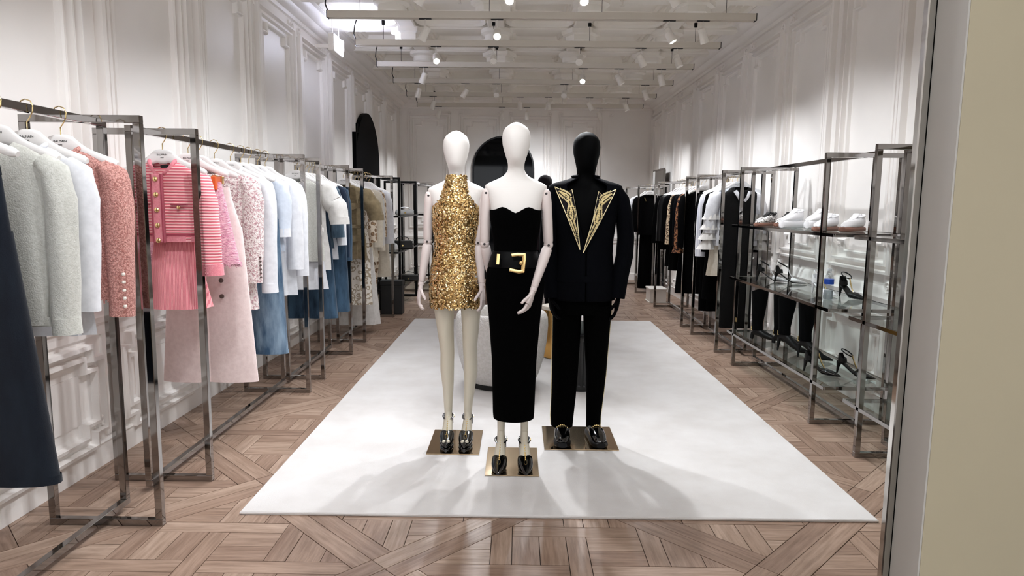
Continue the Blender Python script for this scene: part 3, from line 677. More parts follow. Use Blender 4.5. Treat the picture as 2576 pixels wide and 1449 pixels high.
DARKLEOPARD = spots('brown_leopard', (0.62, 0.42, 0.29), (0.36, 0.20, 0.13), (0.09, 0.05, 0.04), 26); SHIRTSTRIPE = stripes('white_grey_shirting', (0.93, 0.935, 0.96), (0.82, 0.83, 0.88), 0.02, 0.0, 0)
SEQUIN = fabric('black_sequins', (0.012, 0.012, 0.014), (0.07, 0.075, 0.07), 120, 0.6, 0.45, 0, lo=0.58, hi=0.8, spec=0.15); ORANGE = mat('orange_leather', (0.85, 0.38, 0.16), 0.5)
DARKBTN = mat('brown_button', (0.33, 0.27, 0.25), 0.4); PEARL = mat('pearl', (0.93, 0.90, 0.86), 0.2)
X = RXL
g1, g2, g3, g4 = 'garments on the left front rack', 'garments on the pink and white rack', 'garments on the denim rack', 'garments on the khaki rack'
# rack 1
j_ = trousers('flared_jeans', 'dark navy flared jeans hanging at the left edge', 'jeans', g1, X, 2.13, NAVYDENIM, 'dark navy flared jeans', 0.215, 1.275, 0.165, 0.085, 0.135, 0.05, 0.06, rz=0.02, band=NAVYDENIM, hemband=NAVYDENIM)
top('knit_sweater', 'cream fine-knit sweater hanging beside the dark navy jeans', 'sweater', g1, X, 2.33, CREAMKNIT, 'cream knit sweater', 0.19, 0.77, 0.60, 0.052, 0.005, 0.055, rz=-0.03, hemband=CREAMKNIT, cuff=CREAMKNIT)
top('white_shirt', 'white shirt mostly hidden between the cream sweater and pink tweed jacket', 'shirt', g1, X, 2.48, WHITECOT, 'hidden white shirt', 0.175, 0.84, 0.55, 0.05, 0.0, 0.04, collar=WHITECOT)
tj = top('tweed_jacket', 'pink tweed jacket with gold buttons and frayed edges', 'jacket', g1, X, 2.66, PINKTWEED, 'pink tweed jacket', 0.185, 0.725, 0.60, 0.058, 0.005, 0.055, rz=0.03, buttons=6, collar=PINKTWEED)
for i in range(5): MB().ball((0.245, -0.062, -0.62-0.032*i), 0.0075, 8).build('cuff_button', PEARL, tj, 60)
mb = MB()
for s in (0.0, 0.02):
    for j in range(50): a = 2*PI*j/50; mb.bar((0.19*math.cos(a), 0.074*math.sin(a), -0.72), (0.19*math.cos(a)+random.uniform(-.006,.006), 0.076*math.sin(a), -0.735-random.random()*0.012), 0.004)
tag(mb.build('fringe', PINKTWEED, tj), kind='stuff')
# rack 2
cd = top('striped_cardigan', 'pink and white striped knit cardigan with gold buttons and pink trim', 'cardigan', g2, X+0.03, 3.36, PINKSTRIPE, 'pink striped cardigan', 0.172, 0.53, 0.50, 0.056, 0.045, 0.055, 0.06, rip=0.04, rz=0.0, hemband=PINKTRIM, cuff=PINKTRIM, collar=PINKTRIM, vneck=0.02)
MB().box(-0.022, 0.022, -0.079, -0.060, -0.535, -0.20).build('placket', PINKTRIM, cd, bevel=0.003)
for s in (-1, 1):
    MB().box(s*0.025-0.003, s*0.025+0.003, -0.081, -0.060, -0.535, -0.20).build('piping', WINE, cd)
    MB().box(s*0.095-0.040, s*0.095+0.040, -0.056, -0.040, -0.352, -0.344).build('pocket_trim', WINE, cd)
    MB().lathe([(0.009,0),(0.009,0.005),(0,0.008)], (s*0.095, -0.053, -0.362), 10, (0,-1,0)).build('button', GOLD, cd, 40)
MB().stack([(-0.495,0,0,0.174,0.052),(-0.502,0,0,0.174,0.0525)], 30, 2.3, cap=False).build('hem_piping', WINE, cd)
for i in range(5): MB().lathe([(0.012,0),(0.012,0.005),(0.008,0.009),(0,0.010)], (0.0, -0.079, -0.225-0.075*i), 12, (0,-1,0)).build('button', GOLD, cd, 40)
MB().box(-0.02, 0.02, 0.012, 0.020, -0.168, -0.152).build('neck_label', INK, cd)
skirt('pleated_skirt', 'pink ribbed pleated mini skirt under the striped cardigan', g2, X+0.05, 3.40, PINKRIB, 'pink pleated skirt', 0.50, 0.875, 0.10, 0.165, 0.07, 0.07, 9, rz=0, hang=False)
skirt('tweed_skirt', 'rose pink fringed tweed skirt with orange clips', g2, X+0.04, 3.60, ROSETWEED, 'rose tweed skirt', 0.235, 0.665, 0.175, 0.265, 0.06, 0.05, 6, clipc=ORANGE, fringe=ROSETWEED, rz=-0.05)
trousers('wide_trousers', 'long pale pink wide-leg trousers with two dark buttons', 'trousers', g2, X+0.02, 3.76, PALEPINK, 'pale pink wide trousers', 0.25, 1.36, 0.16, 0.12, 0.155, 0.06, 0.04, buttons=2, bcol=DARKBTN, rz=0.0, off=0.02)
bj = top('boucle_jacket', 'pink and white boucle jacket with pearl cuff buttons', 'jacket', g2, X, 4.00, LACE, 'pink and white boucle jacket', 0.195, 0.70, 0.62, 0.062, 0.0, 0.055, rz=0.04)
for i in range(6): MB().ball((0.262, -0.04, -0.66-0.024*i), 0.0075, 8).build('cuff_button', DARKBTN, bj, 60)
skirt('boucle_skirt', 'pink and white boucle skirt below the matching jacket', g2, X, 4.05, LACE, 'boucle skirt', 0.5, 0.985, 0.19, 0.215, 0.05, 0.04, 6, hang=False)
top('white_shirt', 'white shirt with long open cuff beside the boucle jacket', 'shirt', g2, X, 4.22, WHITECOT, 'white shirt beside the boucle jacket', 0.20, 0.80, 0.70, 0.056, 0.01, 0.045, cuff=WHITECOT, collar=WHITECOT)
trousers('blue_jeans', 'light blue faded straight jeans with raw hem hanging between white shirts', 'jeans', g2, X, 4.38, BLUEDENIM, 'faded light blue jeans', 0.22, 1.335, 0.18, 0.105, 0.125, 0.055, 0.07, hemband=BLUEDENIM, rz=0.03, off=0.03)
top('denim_shirt', 'very pale blue shirt with turned-up sleeve behind the faded jeans', 'shirt', g2, X, 4.50, fabric('pale_blue_cotton', (0.83, 0.86, 0.91), (0.79, 0.82, 0.87), 30, 0.12), 'pale blue shirt', 0.20, 0.66, 0.36, 0.062, 0.0, 0.05, cuff=WHITECOT)
top('white_shirt', 'crisp white shirt-dress behind the pale blue shirt', 'shirt', g2, X, 4.66, WHITECOT, 'white shirt-dress', 0.215, 0.98, 0.60, 0.06, 0.02, 0.05, collar=WHITECOT, buttons=0)
top('white_blouse', 'white blouse with gathered cuffs close to the far end frame', 'blouse', g2, X, 4.80, WHITECOT, 'white blouse with gathered cuffs', 0.20, 0.86, 0.66, 0.06, 0.03, 0.05, rip=0.14, k=11)
# rack 3
d1_ = top('camisole_top', 'white open-knit top with black neckline on the denim rack', 'top', g3, X+0.03, 5.36, CREAMKNIT, 'white open-knit top', 0.19, 0.80, None, th=0.05, collar=mat('black_neck_trim', (0.03,0.03,0.03), 0.7), rz=0.0, vneck=0.12)
skirt('tiered_skirt', 'white tiered cotton mini skirt under the open-knit top', g3, X, 5.41, WHITECOT, 'white tiered skirt', 0.55, 1.03, 0.20, 0.245, 0.06, 0.08, 13, hang=False)
uj = top('utility_jacket', 'white short-sleeved utility jacket with large flap pockets', 'jacket', g3, X+0.02, 5.49, WARMWHITE, 'white utility jacket', 0.215, 0.88, 0.30, 0.085, 0.10, 0.065, rz=-0.04, cuff=WARMWHITE, collar=WARMWHITE)
for s in (-1, 1):
    for z in (-0.33, -0.62):
        MB().plate([(s*0.11-0.07,z),(s*0.11+0.07,z),(s*0.11+0.07,z-0.05),(s*0.11,z-0.07),(s*0.11-0.07,z-0.05)], -0.10, -0.085, lambda a, b, d: (a, d, b)).build('pocket_flap', WARMWHITE, uj)
        MB().box(s*0.11-0.066, s*0.11+0.066, -0.094, -0.07, z-0.19, z-0.01).build('pocket', WARMWHITE, uj, bevel=0.004)
MB().box(-0.215, 0.215, -0.098, -0.07, -0.565, -0.53).build('belt', WARMWHITE, uj, bevel=0.004)
trousers('dark_jeans', 'dark blue wide jeans hanging behind the white utility jacket', 'jeans', g3, X, 5.60, MIDDENIM, 'dark blue wide jeans', 0.22, 1.30, 0.19, 0.12, 0.15, 0.06, 0.06, hemband=MIDDENIM)
top('denim_jacket', 'washed grey-blue denim jacket with elbow-length sleeves', 'jacket', g3, X, 5.70, GREYDENIM, 'grey-blue denim jacket', 0.205, 0.72, 0.42, 0.072, 0.04, 0.06, cuff=GREYDENIM)
top('white_cardigan', 'thin white cardigan among the denim', 'cardigan', g3, X, 5.80, WHITECOT, 'thin white cardigan', 0.205, 0.82, 0.50, 0.05, 0.06, 0.045)
trousers('cropped_jeans', 'mid-blue cropped jeans with rounded barrel legs', 'jeans', g3, X, 5.89, MIDDENIM, 'mid-blue cropped barrel jeans', 0.22, 1.29, 0.19, 0.14, 0.15, 0.075, 0.08, hemband=MIDDENIM, off=0.04)
top('denim_shirt', 'dark indigo denim shirt on the far end of the denim rack', 'shirt', g3, X, 5.98, denim('indigo_denim', (0.05, 0.10, 0.17), (0.10, 0.18, 0.27)), 'dark indigo denim shirt', 0.205, 0.78, 0.62, 0.06, 0.03, 0.055, collar=NAVYDENIM)
top('denim_shirt', 'mid-blue denim overshirt with a white tag beside the khaki rack', 'shirt', g3, X, 6.08, MIDDENIM, 'mid-blue denim overshirt', 0.205, 0.80, 0.66, 0.06, 0.02, 0.055)
# rack 4
kj = top('safari_jacket', 'khaki short-sleeved safari jacket with flap pockets and belt', 'jacket', g4, X+0.01, 6.90, KHAKI, 'khaki safari jacket', 0.215, 0.90, 0.30, 0.085, 0.11, 0.065, rz=0.0, cuff=KHAKI, collar=KHAKI, buttons=4, bcol=DARKBTN, vneck=0.04)
for s in (-1, 1):
    for z in (-0.33, -0.66):
        MB().plate([(s*0.115-0.07,z),(s*0.115+0.07,z),(s*0.115+0.07,z-0.045),(s*0.115,z-0.065),(s*0.115-0.07,z-0.045)], -0.10, -0.085, lambda a, b, d: (a, d, b)).build('pocket_flap', KHAKI, kj)
MB().box(-0.215, 0.215, -0.098, -0.07, -0.585, -0.55).build('belt', KHAKI, kj, bevel=0.004)
trousers('printed_trousers', 'cream trousers with chain-ring print and plain lower legs under the khaki jacket', 'trousers', g4, X, 7.02, CHAINPRINT, 'chain-ring print trousers', 0.24, 1.40, 0.20, 0.12, 0.14, 0.06, 0.05)
top('printed_blouse', 'cream blouse with brown chain print behind the khaki jacket', 'blouse', g4, X, 7.16, BROWNPRINT, 'brown chain-print blouse', 0.205, 0.80, 0.55, 0.06, 0.02, 0.055)
skirt('long_skirt', 'floor-length white skirt trailing onto the parquet', g4, X, 7.30, WARMWHITE, 'floor-length white skirt', 0.24, 1.66, 0.16, 0.27, 0.09, 0.10, 9)
top('cream_coat', 'cream coat with straight sleeves in the middle of the khaki rack', 'coat', g4, X, 7.46, SAND, 'cream coat', 0.21, 0.98, 0.62, 0.065, 0.02, 0.06)
top('cream_cardigan', 'off-white cardigan with cuff stripe beside the cream coat', 'cardigan', g4, X, 7.60, WARMWHITE, 'off-white cardigan', 0.205, 0.76, 0.66, 0.06, 0.02, 0.055, cuff=SAND)
top('printed_shirt', 'tan printed shirt half hidden beside the off-white cardigan', 'shirt', g4, X, 7.72, BROWNPRINT, 'tan printed shirt', 0.205, 0.72, 0.52, 0.058, 0.02, 0.055)
trousers('printed_trousers', 'cream and brown chain-print trousers gathered at the ankle', 'trousers', g4, X, 7.84, BROWNPRINT, 'gathered chain-print trousers', 0.22, 1.30, 0.19, 0.12, 0.075, 0.06, 0.10)
top('white_shirt', 'white shirt with wide collar near the end of the khaki rack', 'shirt', g4, X, 7.98, WHITECOT, 'white wide-collar shirt', 0.215, 0.80, 0.60, 0.066, 0.04, 0.055, cuff=WHITECOT, collar=WHITECOT)
skirt('long_skirt', 'long straight sand linen skirt last on the khaki rack', g4, X, 8.14, SAND, 'sand linen skirt', 0.22, 1.22, 0.19, 0.25, 0.05, 0.03, 6)
# right racks
X = RXR; g5, g6, g7 = 'garments on the black and white rack', 'garments on the leopard rack', 'garments on the back corner rack'
sd = top('sequin_dress', 'long black sequin dress on a clear hanger', 'dress', g5, X-0.02, 6.60, SEQUIN, 'long black sequin dress', 0.16, 1.53, None, th=0.05, rip=0.05, rz=0.0, hm=CLEAR, vneck=0.07)
MB().sweep([(-0.07,-0.045,-0.175),(-0.03,-0.06,-0.235),(-0.015,-0.064,-0.27)], [(0.02,0.006)]*3, 8).build('bow', WHITECOT, sd, 50)
MB().sweep([(0.07,-0.045,-0.18),(0.05,-0.06,-0.235),(0.02,-0.064,-0.275)], [(0.014,0.006)]*3, 8).build('bow', WHITECOT, sd, 50)
rb = top('ruffled_blouse', 'white ruffled blouse with tiered sleeves beside the black sequin dress', 'blouse', g5, X, 6.78, WHITECOT, 'white ruffled blouse', 0.20, 0.72, 0.40, 0.07, 0.05, 0.06, rip=0.2, k=11)
for i in range(4):
    for s in (-1, 1):
        MB().stack([(-0.36-0.10*i, s*(0.235+0.012*i), 0, 0.045, 0.045), (-0.46-0.10*i, s*(0.25+0.014*i), 0, 0.085, 0.07)], 28, cap=False, rip=lambda q, tt: 1+0.12*q*math.sin(9*tt)).build('ruffle', WARMWHITE, rb, 60)
skirt('chiffon_skirt', 'pale grey chiffon skirt under the ruffled blouse', g5, X-0.05, 6.82, SAND, 'pale grey chiffon skirt', 0.5, 1.03, 0.17, 0.20, 0.05, 0.10, 12, hang=False)
top('black_jacket', 'black tailored jacket between the ruffled blouse and striped shirt', 'jacket', g5, X, 6.94, BLACKWOOL, 'black tailored jacket', 0.205, 0.80, 0.60, 0.062, 0.02, 0.06)
trousers('black_trousers', 'long black trousers under the black tailored jacket', 'trousers', g5, X, 7.02, BLACKWOOL, 'long black trousers', 0.22, 1.30, 0.18, 0.11, 0.13, 0.05)
top('striped_shirt', 'white and grey striped shirt among the black jackets', 'shirt', g5, X, 7.12, SHIRTSTRIPE, 'white and grey striped shirt', 0.205, 0.86, 0.66, 0.06, 0.03, 0.05)
top('velvet_dress', 'long black velvet dress behind the striped shirt', 'dress', g5, X, 7.24, BLACKWOOL, 'long black velvet dress', 0.20, 1.46, 0.60, 0.06, 0.02, 0.06)
top('black_coat', 'black coat at the near end of the leopard rack', 'coat', g6, X, 7.95, BLACKWOOL, 'black coat beside the leopard blouse', 0.21, 1.36, 0.62, 0.066, 0.02, 0.07)
lp = top('leopard_blouse', 'brown leopard-print blouse with ruffled cuffs', 'blouse', g6, X, 8.10, DARKLEOPARD, 'brown leopard blouse', 0.20, 0.70, 0.62, 0.065, 0.03, 0.06, collar=fabric('peach_collar', (0.83, 0.62, 0.54)))
for s in (-1, 1): MB().stack([(-0.80, s*0.245, 0, 0.05, 0.045), (-0.89, s*0.25, 0, 0.075, 0.06)], 28, cap=False, rip=lambda q, tt: 1+0.14*q*math.sin(8*tt)).build('ruffle', DARKLEOPARD, lp, 60)
top('navy_dress', 'dark navy dress beside the brown leopard blouse', 'dress', g6, X, 8.26, NAVYWOOL, 'dark navy dress', 0.205, 1.40, 0.62, 0.06, 0.02, 0.06)
top('black_blazer', 'black blazer in the middle of the leopard rack', 'jacket', g6, X, 8.42, BLACKWOOL, 'black blazer', 0.205, 0.85, 0.62, 0.06, 0.02, 0.06)
top('leopard_shirt', 'light leopard-print shirt with long narrow sleeves', 'shirt', g6, X, 8.58, LEOPARD, 'light leopard shirt', 0.20, 0.74, 0.62, 0.05, 0.05, 0.05)
skirt('black_skirt', 'long black pencil skirt behind the light leopard shirt', g6, X, 8.72, BLACKWOOL, 'long black pencil skirt', 0.22, 1.16, 0.17, 0.22, 0.05, 0.03, 6)
top('black_dress', 'black knee-length dress toward the end of the leopard rack', 'dress', g6, X, 8.88, BLACKWOOL, 'black knee-length dress', 0.205, 1.12, 0.6, 0.06, 0.02, 0.06)
top('leather_jacket', 'black leather biker jacket with silver zip', 'jacket', g6, X, 9.05, BLACKLEATHER, 'black leather jacket', 0.215, 0.78, 0.60, 0.066, 0.04, 0.065, collar=BLACKLEATHER)
top('black_cape', 'black cape last on the leopard rack', 'cape', g6, X, 9.24, BLACKWOOL, 'black cape', 0.22, 0.92, 0.64, 0.07, 0.05, 0.06)
top('white_shirt', 'white shirt peeking out in the back right corner', 'shirt', g7, X-0.05, 11.20, WHITECOT, 'white shirt in the back corner', 0.22, 0.45, 0.22, 0.06, 0.04, 0.05)
bs = top('black_suit_jacket', 'black suit jacket with a gold pin in the back right corner', 'jacket', g7, X-0.03, 11.05, BLACKWOOL, 'black suit jacket', 0.205, 0.80, 0.56, 0.06, 0.02, 0.055)
MB().bar((-0.10, -0.06, -0.19), (-0.075, -0.062, -0.25), 0.012).build('gold_pin', GOLD, bs)
trousers('suit_trousers', 'black suit trousers hanging under the corner suit jacket', 'trousers', g7, X, 11.10, BLACKWOOL, 'black suit trousers', 0.5, 1.69, 0.15, 0.09, 0.10, 0.05, hang=False)
# ================================================================== mannequins
LINEN = mat('mannequin_linen', (0.90, 0.885, 0.87), 0.7, spec=0.3); t_, b_ = nt(LINEN); v_ = coords(t_, (1, 1, 1))
w_ = t_.nodes.new('ShaderNodeTexWave'); w_.bands_direction = 'Z'; w_.inputs['Scale'].default_value = 95; w_.inputs['Distortion'].default_value = 2.5; t_.links.new(v_, w_.inputs['Vector'])
bump(t_, b_, w_.outputs['Fac'], 0.10, 0.002)
LEGSKIN = mat('mannequin_leg_enamel', (0.80, 0.77, 0.70), 0.35); ARMWOOD = mat('mannequin_arm_wood', (0.83, 0.78, 0.765), 0.5)
RIVET = mat('dark_rivet', (0.12, 0.07, 0.06), 0.4); BLACKFORM = mat('black_mannequin_form', (0.005, 0.006, 0.009), 0.65, spec=0.05)
VELVET = fabric('black_velvet', (0.010, 0.010, 0.011), None, 60, 0.05, 0.95, 0.0, spec=0.03); SUITCLOTH = fabric('midnight_suiting', (0.018, 0.021, 0.038), (0.013, 0.016, 0.030), 80, 0.1, 0.85, 0.0, spec=0.06)
LAPELCLOTH = fabric('aubergine_lapel', (0.05, 0.02, 0.05), None, 60, 0.1); PATENT = mat('black_patent', (0.012, 0.012, 0.014), 0.12, spec=0.6, coat=0.5)
BRIGHTGOLD = mat('gold_bullion', (0.98, 0.92, 0.74), 0.35, 0.55); GOLDBUCKLE = mat('hammered_gold', (0.90, 0.76, 0.52), 0.25, 1.0)

HEAD = [(1.850,.004,.004,.010),(1.846,.020,.026,.010),(1.838,.035,.046,.010),(1.821,.057,.072,.008),(1.798,.070,.089,.005),(1.769,.0745,.096,.002),(1.735,.072,.095,0),
        (1.700,.0635,.087,-.003),(1.668,.053,.077,-.006),(1.648,.0465,.066,-.007),(1.634,.0435,.056,.001),(1.620,.0430,.050,.012),(1.605,.0440,.049,.017),(1.590,.052,.051,.019)]
SHO = [(1.574,.066,.054,.020),(1.560,.090,.058,.021),(1.546,.122,.062,.021),(1.535,.146,.066,.020),(1.525,.161,.070,.019),(1.512,.165,.075,.017),(1.495,.158,.081,.014),(1.470,.147,.088,.008),(1.42,.134,.097,0),(1.37,.131,.104,-.006)]
LOW = [(1.30,.124,.096,0),(1.24,.115,.086,.004),(1.19,.111,.084,.006),(1.14,.122,.092,.006),(1.07,.148,.105,.006),(1.00,.155,.110,.006),(0.93,.150,.108,.005),(0.86,.135,.09,.004)]
def female_form(t, m, dz=0.0, lower=True):
    rows = [(z+dz, 0, cy, a, b) for z, a, b, cy in HEAD+SHO+(LOW if lower else [])]
    return MB().stack(rows, 40).build('head_and_torso', m, t, 80)
def finger(mb, p, dirs, lens, r):
    pts = [Vector(p)]
    for d, L in zip(dirs, lens): pts.append(pts[-1] + Vector(d).normalized()*L)
    mb.sweep(pts, [r*1.05] + [r]*(len(pts)-2) + [r*0.7], 8, side=(0,1,0))
def hand(t, m, wrist, down, fwd, out, name='hand', curl=0.5, s=1.0):
    """wrist point, direction to the fingertips, direction of the palm's curl, direction of the thumb side"""
    w, d, f, o = Vector(wrist), Vector(down).normalized(), Vector(fwd).normalized(), Vector(out).normalized(); mb = MB()
    mb.sweep([w, w+d*0.03*s, w+d*0.06*s, w+d*0.088*s], [(0.017*s,0.013*s),(0.025*s,0.014*s),(0.034*s,0.0135*s),(0.033*s,0.011*s)], 12, side=tuple(o), n=2.6)
    for k, L in enumerate((0.9, 1.0, 0.94, 0.78)):
        p = w + d*0.084*s + o*(0.0245-0.0165*k)*s
        finger(mb, p, (d+f*0.25*curl, d+f*1.2*curl, d*0.6+f*1.8*curl), (0.036*L*s, 0.026*L*s, 0.02*L*s), 0.0080*s)
    p = w + d*0.028*s + o*0.022*s
    finger(mb, p, (d+o*0.9+f*0.5, d+o*0.25+f*0.8, d*1.0+f*0.7-o*0.1), (0.032*s, 0.026*s, 0.020*s), 0.0092*s)
    return mb.build(name, m, t, 70)
def arm(t, m, sh, el, wr, fwd, out, curl=0.5, rad=1.0):
    sh, el, wr = Vector(sh), Vector(el), Vector(wr); a = (el-sh); f = (wr-el)
    MB().sweep([sh, sh+a*0.06, sh+a*0.25, sh+a*0.6, sh+a*0.92, sh+a*1.0], [(.014,.02),(.024*rad,.034*rad),(.028*rad,.038*rad),(.028*rad,.034*rad),(.026*rad,.030*rad),(.021*rad,.024*rad)], 16).build('upper_arm', m, t, 60)
    MB().ball(el, 0.0255*rad, 14).build('elbow_joint', m, t, 60)
    for q in (el, sh+a*0.08):
        for s in (-1,): MB().lathe([(0.0065,0),(0.0065,0.004),(0.004,0.006)], (q.x, q.y-0.030*rad, q.z), 10, (0,-1,0)).build('rivet', RIVET, t, 40)
    b = el + f*0.06
    MB().sweep([b, el+f*0.10, el+f*0.35, el+f*0.75, el+f*0.93, el+f*0.95], [(.020*rad,.022*rad),(.027*rad,.029*rad),(.0275*rad,.030*rad),(.021*rad,.023*rad),(.0185*rad,.0195*rad),(.016*rad,.017*rad)], 16).build('forearm', m, t, 60)
    MB().sweep([el+f*0.955, el+f*1.03], [(.0175*rad,.0185*rad),(.0175*rad,.018*rad)], 14).build('wrist_joint', m, t, 60)
    hand(t, m, el+f*1.02, f, fwd, out, curl=curl, s=0.95*rad)
def plate(t, x0, x1, y0, y1, z=0.0145):
    return MB().box(x0, x1, y0, y1, z, z+0.006).build('base_plate', BRASSPLATE, t, bevel=0.001)
def heel_shoe(t, x, y, z0, turn=0.0, platform=0.0, open_toe=False, ankle=0.185, legm=LEGSKIN):
    """foot in a high-heeled pump; the toe points to -y (turned by `turn`), standing on z0"""
    c, s = math.cos(turn), math.sin(turn)
    P = lambda a, b, h: (x + a*c - b*s*-1.0*-1.0 if False else x + a*c + b*s, y - a*s*-1.0 - b*c if False else y + a*s*-1.0*-1.0*0 - b*c + a*s, z0 + h)
    pf = platform
    MB().sweep([P(0,-0.005,ankle), P(0,0.0,ankle-0.05), P(0,0.018,0.095+pf), P(0,0.065,0.066+pf), P(0,0.105,0.036+pf), P(0,0.145,0.020+pf), P(0,0.172,0.014+pf)],
               [(.020,.023),(.022,.027),(.027,.034),(.030,.026),(.034,.021),(.031,.015),(.018,.009)], 14).build('foot', legm, t, 70)
    sh = bpy.data.objects.new('shoe', None); COL.objects.link(sh); sh.parent = t; sh.empty_display_size = 0.05
    MB().sweep([P(0,0.085,0.047+pf), P(0,0.10,0.040+pf), P(0,0.125,0.029+pf), P(0,0.158,0.020+pf), P(0,0.19,0.014+pf), P(0,0.215,0.010+pf)],
               [(.0395,.024),(.0415,.026),(.0415,.024),(.036,.0185),(.023,.012),(.005,.005)], 16, n=2.2).build('vamp', PATENT, sh, 60)
    MB().sweep([P(0,-0.040,0.105+pf), P(0,0.0,0.095+pf), P(0,0.05,0.055+pf), P(0,0.10,0.014+pf), P(0,0.16,0.005+pf), P(0,0.21,0.004+pf)], [(.024,.005),(.027,.005),(.029,.005),(.040,.005),(.036,.004),(.006,.003)], 12, n=3).build('insole', PATENT, sh, 60)
    if pf: MB().sweep([P(0,0.085,0.010), P(0,0.11,0.012), P(0,0.16,0.012), P(0,0.20,0.013), P(0,0.213,0.014)], [(.036,.012),(.041,.014),(.038,.014),(.024,.013),(.008,.010)], 16, n=2.6).build('platform', PATENT, sh, 60)
    MB().sweep([P(0,-0.036,0.10+pf), P(0,-0.040,0.06), P(0,-0.044,0.0)], [(.020,.020),(.011,.011),(.0055,.0055)], 10).build('heel', PATENT, sh, 60)
    MB().stack([(z0+0.075+pf, *P(0,-0.014,0)[:2], .030,.034), (z0+0.100+pf, *P(0,-0.012,0)[:2], .029,.033), (z0+0.128+pf, *P(0,-0.018,0)[:2], .027,.028)], 18, cap=False, zf=lambda i, tt: (-0.03 if i == 2 else 0)*max(0, -math.sin(tt))).build('heel_cup', PATENT, sh, 60)
    ring = [P(0.0305*math.cos(a), 0.002+0.038*math.sin(a), ankle-0.050-0.010*math.sin(a)) for a in [2*PI*k/18 for k in range(18)]]
    MB().sweep(ring, (.0035,.006), 6, closed=True, side=(0,0,1)).build('ankle_strap', PATENT, sh, 60)
    MB().lathe([(0.008,0),(0.008,0.004)], P(0.033,0.002,ankle-0.050), 10, (1,0,0)).build('buckle', GOLD, sh)
    ch = MB(); n = 9
    path = [(0,0.030,ankle-0.053),(0,0.058,0.100+pf),(0,0.085,0.078+pf),(0,0.105,0.062+pf),(0,0.13,0.050+pf)]
    for k in range(n+1):
        u = k/n*(len(path)-1); i = min(int(u), len(path)-2); q = u-i; a, b = path[i], path[i+1]
        ch.ball(P(0, a[1]+(b[1]-a[1])*q, a[2]+(b[2]-a[2])*q+0.004), 0.0052, 8, (0.8,1,1))
    ch.build('gold_chain', GOLD, sh, 60)
    ov = [P(0.0075*math.cos(a), 0.145+0.014*math.sin(a), 0.046+pf-0.008*math.sin(a)) for a in [2*PI*k/14 for k in range(14)]]
    MB().sweep(ov, 0.0022, 6, closed=True).build('gold_pendant', GOLD, sh, 60)
    if open_toe:
        for q in (-0.012, 0.012): MB().ball(P(q, 0.178, 0.026+pf), 0.0115, 12, (1,1.1,0.9)).build('toe', LEGSKIN, t, 70)

# ---------------------------------------------------------------- centre: black strapless dress
mc = thing('mannequin', 'cream mannequin in a black strapless dress with a gold-buckled belt, standing in front', 'mannequin', (-0.010, 3.55, 0), 'mannequins on the rug')
female_form(mc, LINEN)
plate(mc, -0.147, 0.137, -0.215, 0.19)
DR = [(1.398,.137,.108,-.006),(1.375,.1365,.111,-.008),(1.34,.133,.107,-.005),(1.30,.128,.100,0),(1.24,.119,.090,.004),(1.19,.115,.088,.006),(1.15,.121,.093,.006),(1.115,.138,.100,.006),(1.07,.153,.109,.006),(1.00,.159,.114,.006),(0.955,.155,.112,.005),(0.834,.141,.105,.004),(0.70,.130,.100,.004),(0.589,.122,.098,.004),(0.424,.117,.096,.004),(0.29,.114,.095,.004),(0.262,.111,.094,.004)]
def sweet(i, t):
    if i > 1: return 0
    fr = max(0, -math.sin(t)); x = math.cos(t); cup = math.exp(-((abs(x)-0.50)/0.24)**2)
    return (0.014*cup - 0.006*(1-cup) - 0.012*math.exp(-(x/0.16)**2))*(fr**0.6) if i == 0 else 0
MB().stack([(z, 0, cy, a, b) for z, a, b, cy in DR], 48, cap=False, zf=sweet).build('strapless_dress', VELVET, mc, 80)
belt = MB().stack([(1.180,0,.006,.118,.0905),(1.178,0,.006,.121,.094),(1.095,0,.006,.148,.110),(1.093,0,.006,.144,.106)], 40, cap=False).build('belt', mat('black_belt_leather', (0.006, 0.006, 0.008), 0.5, spec=0.08), mc, 60)
fb = lambda a, z, d: (a, -0.097-d-0.12*max(0, 1.178-z)*1.0+0.9*a*a, z)
bk = MB()
for p in ([(-0.018,1.163),(0.01,1.168),(0.04,1.167),(0.052,1.166)], [(0.046,1.172),(0.047,1.14),(0.043,1.11),(0.040,1.078)], [(0.046,1.083),(0.02,1.079),(0.0,1.083),(-0.028,1.089)]):
    bk.sweep([fb(a, z, 0.012) for a, z in p], [(0.0105,0.006)]*len(p), 8, side=(0.5,0,1), n=3)
bk.build('buckle', GOLDBUCKLE, belt, 50)
MB().ball(fb(0.032, 1.124, 0.014), 0.011, 10, (1.1,0.6,1.1)).build('prong', GOLDBUCKLE, belt, 60)
MB().sweep([fb(-0.086,1.168,0.008), fb(-0.090,1.115,0.012)], [(0.009,0.004)]*2, 8, n=3).build('belt_loop', GOLDBUCKLE, belt, 50)
for s in (-1, 1):
    x = 0.0 + (-0.068 if s < 0 else 0.060)
    MB().sweep([(x*1.0,0.01,0.45),(x,0.012,0.34),(x,0.006,0.25),(x,0.0,0.17)], [(.038,.045),(.030,.036),(.0215,.026),(.0195,.0225)], 16).build('leg', LEGSKIN, mc, 70)
    heel_shoe(mc, x, -0.008, 0.0205, 0.05*s, ankle=0.17)
arm(mc, ARMWOOD, (0.158,0.012,1.505), (0.176,0.0,1.212), (0.096,-0.115,0.985), (-0.85,-0.45,0.0), (-0.35,-0.9,0.1), 1.15)
arm(mc, ARMWOOD, (-0.156,0.014,1.505), (-0.163,0.0,1.215), (-0.128,0.12,1.00), (0.3,-0.8,0), (0.7,-0.3,0), 0.5)

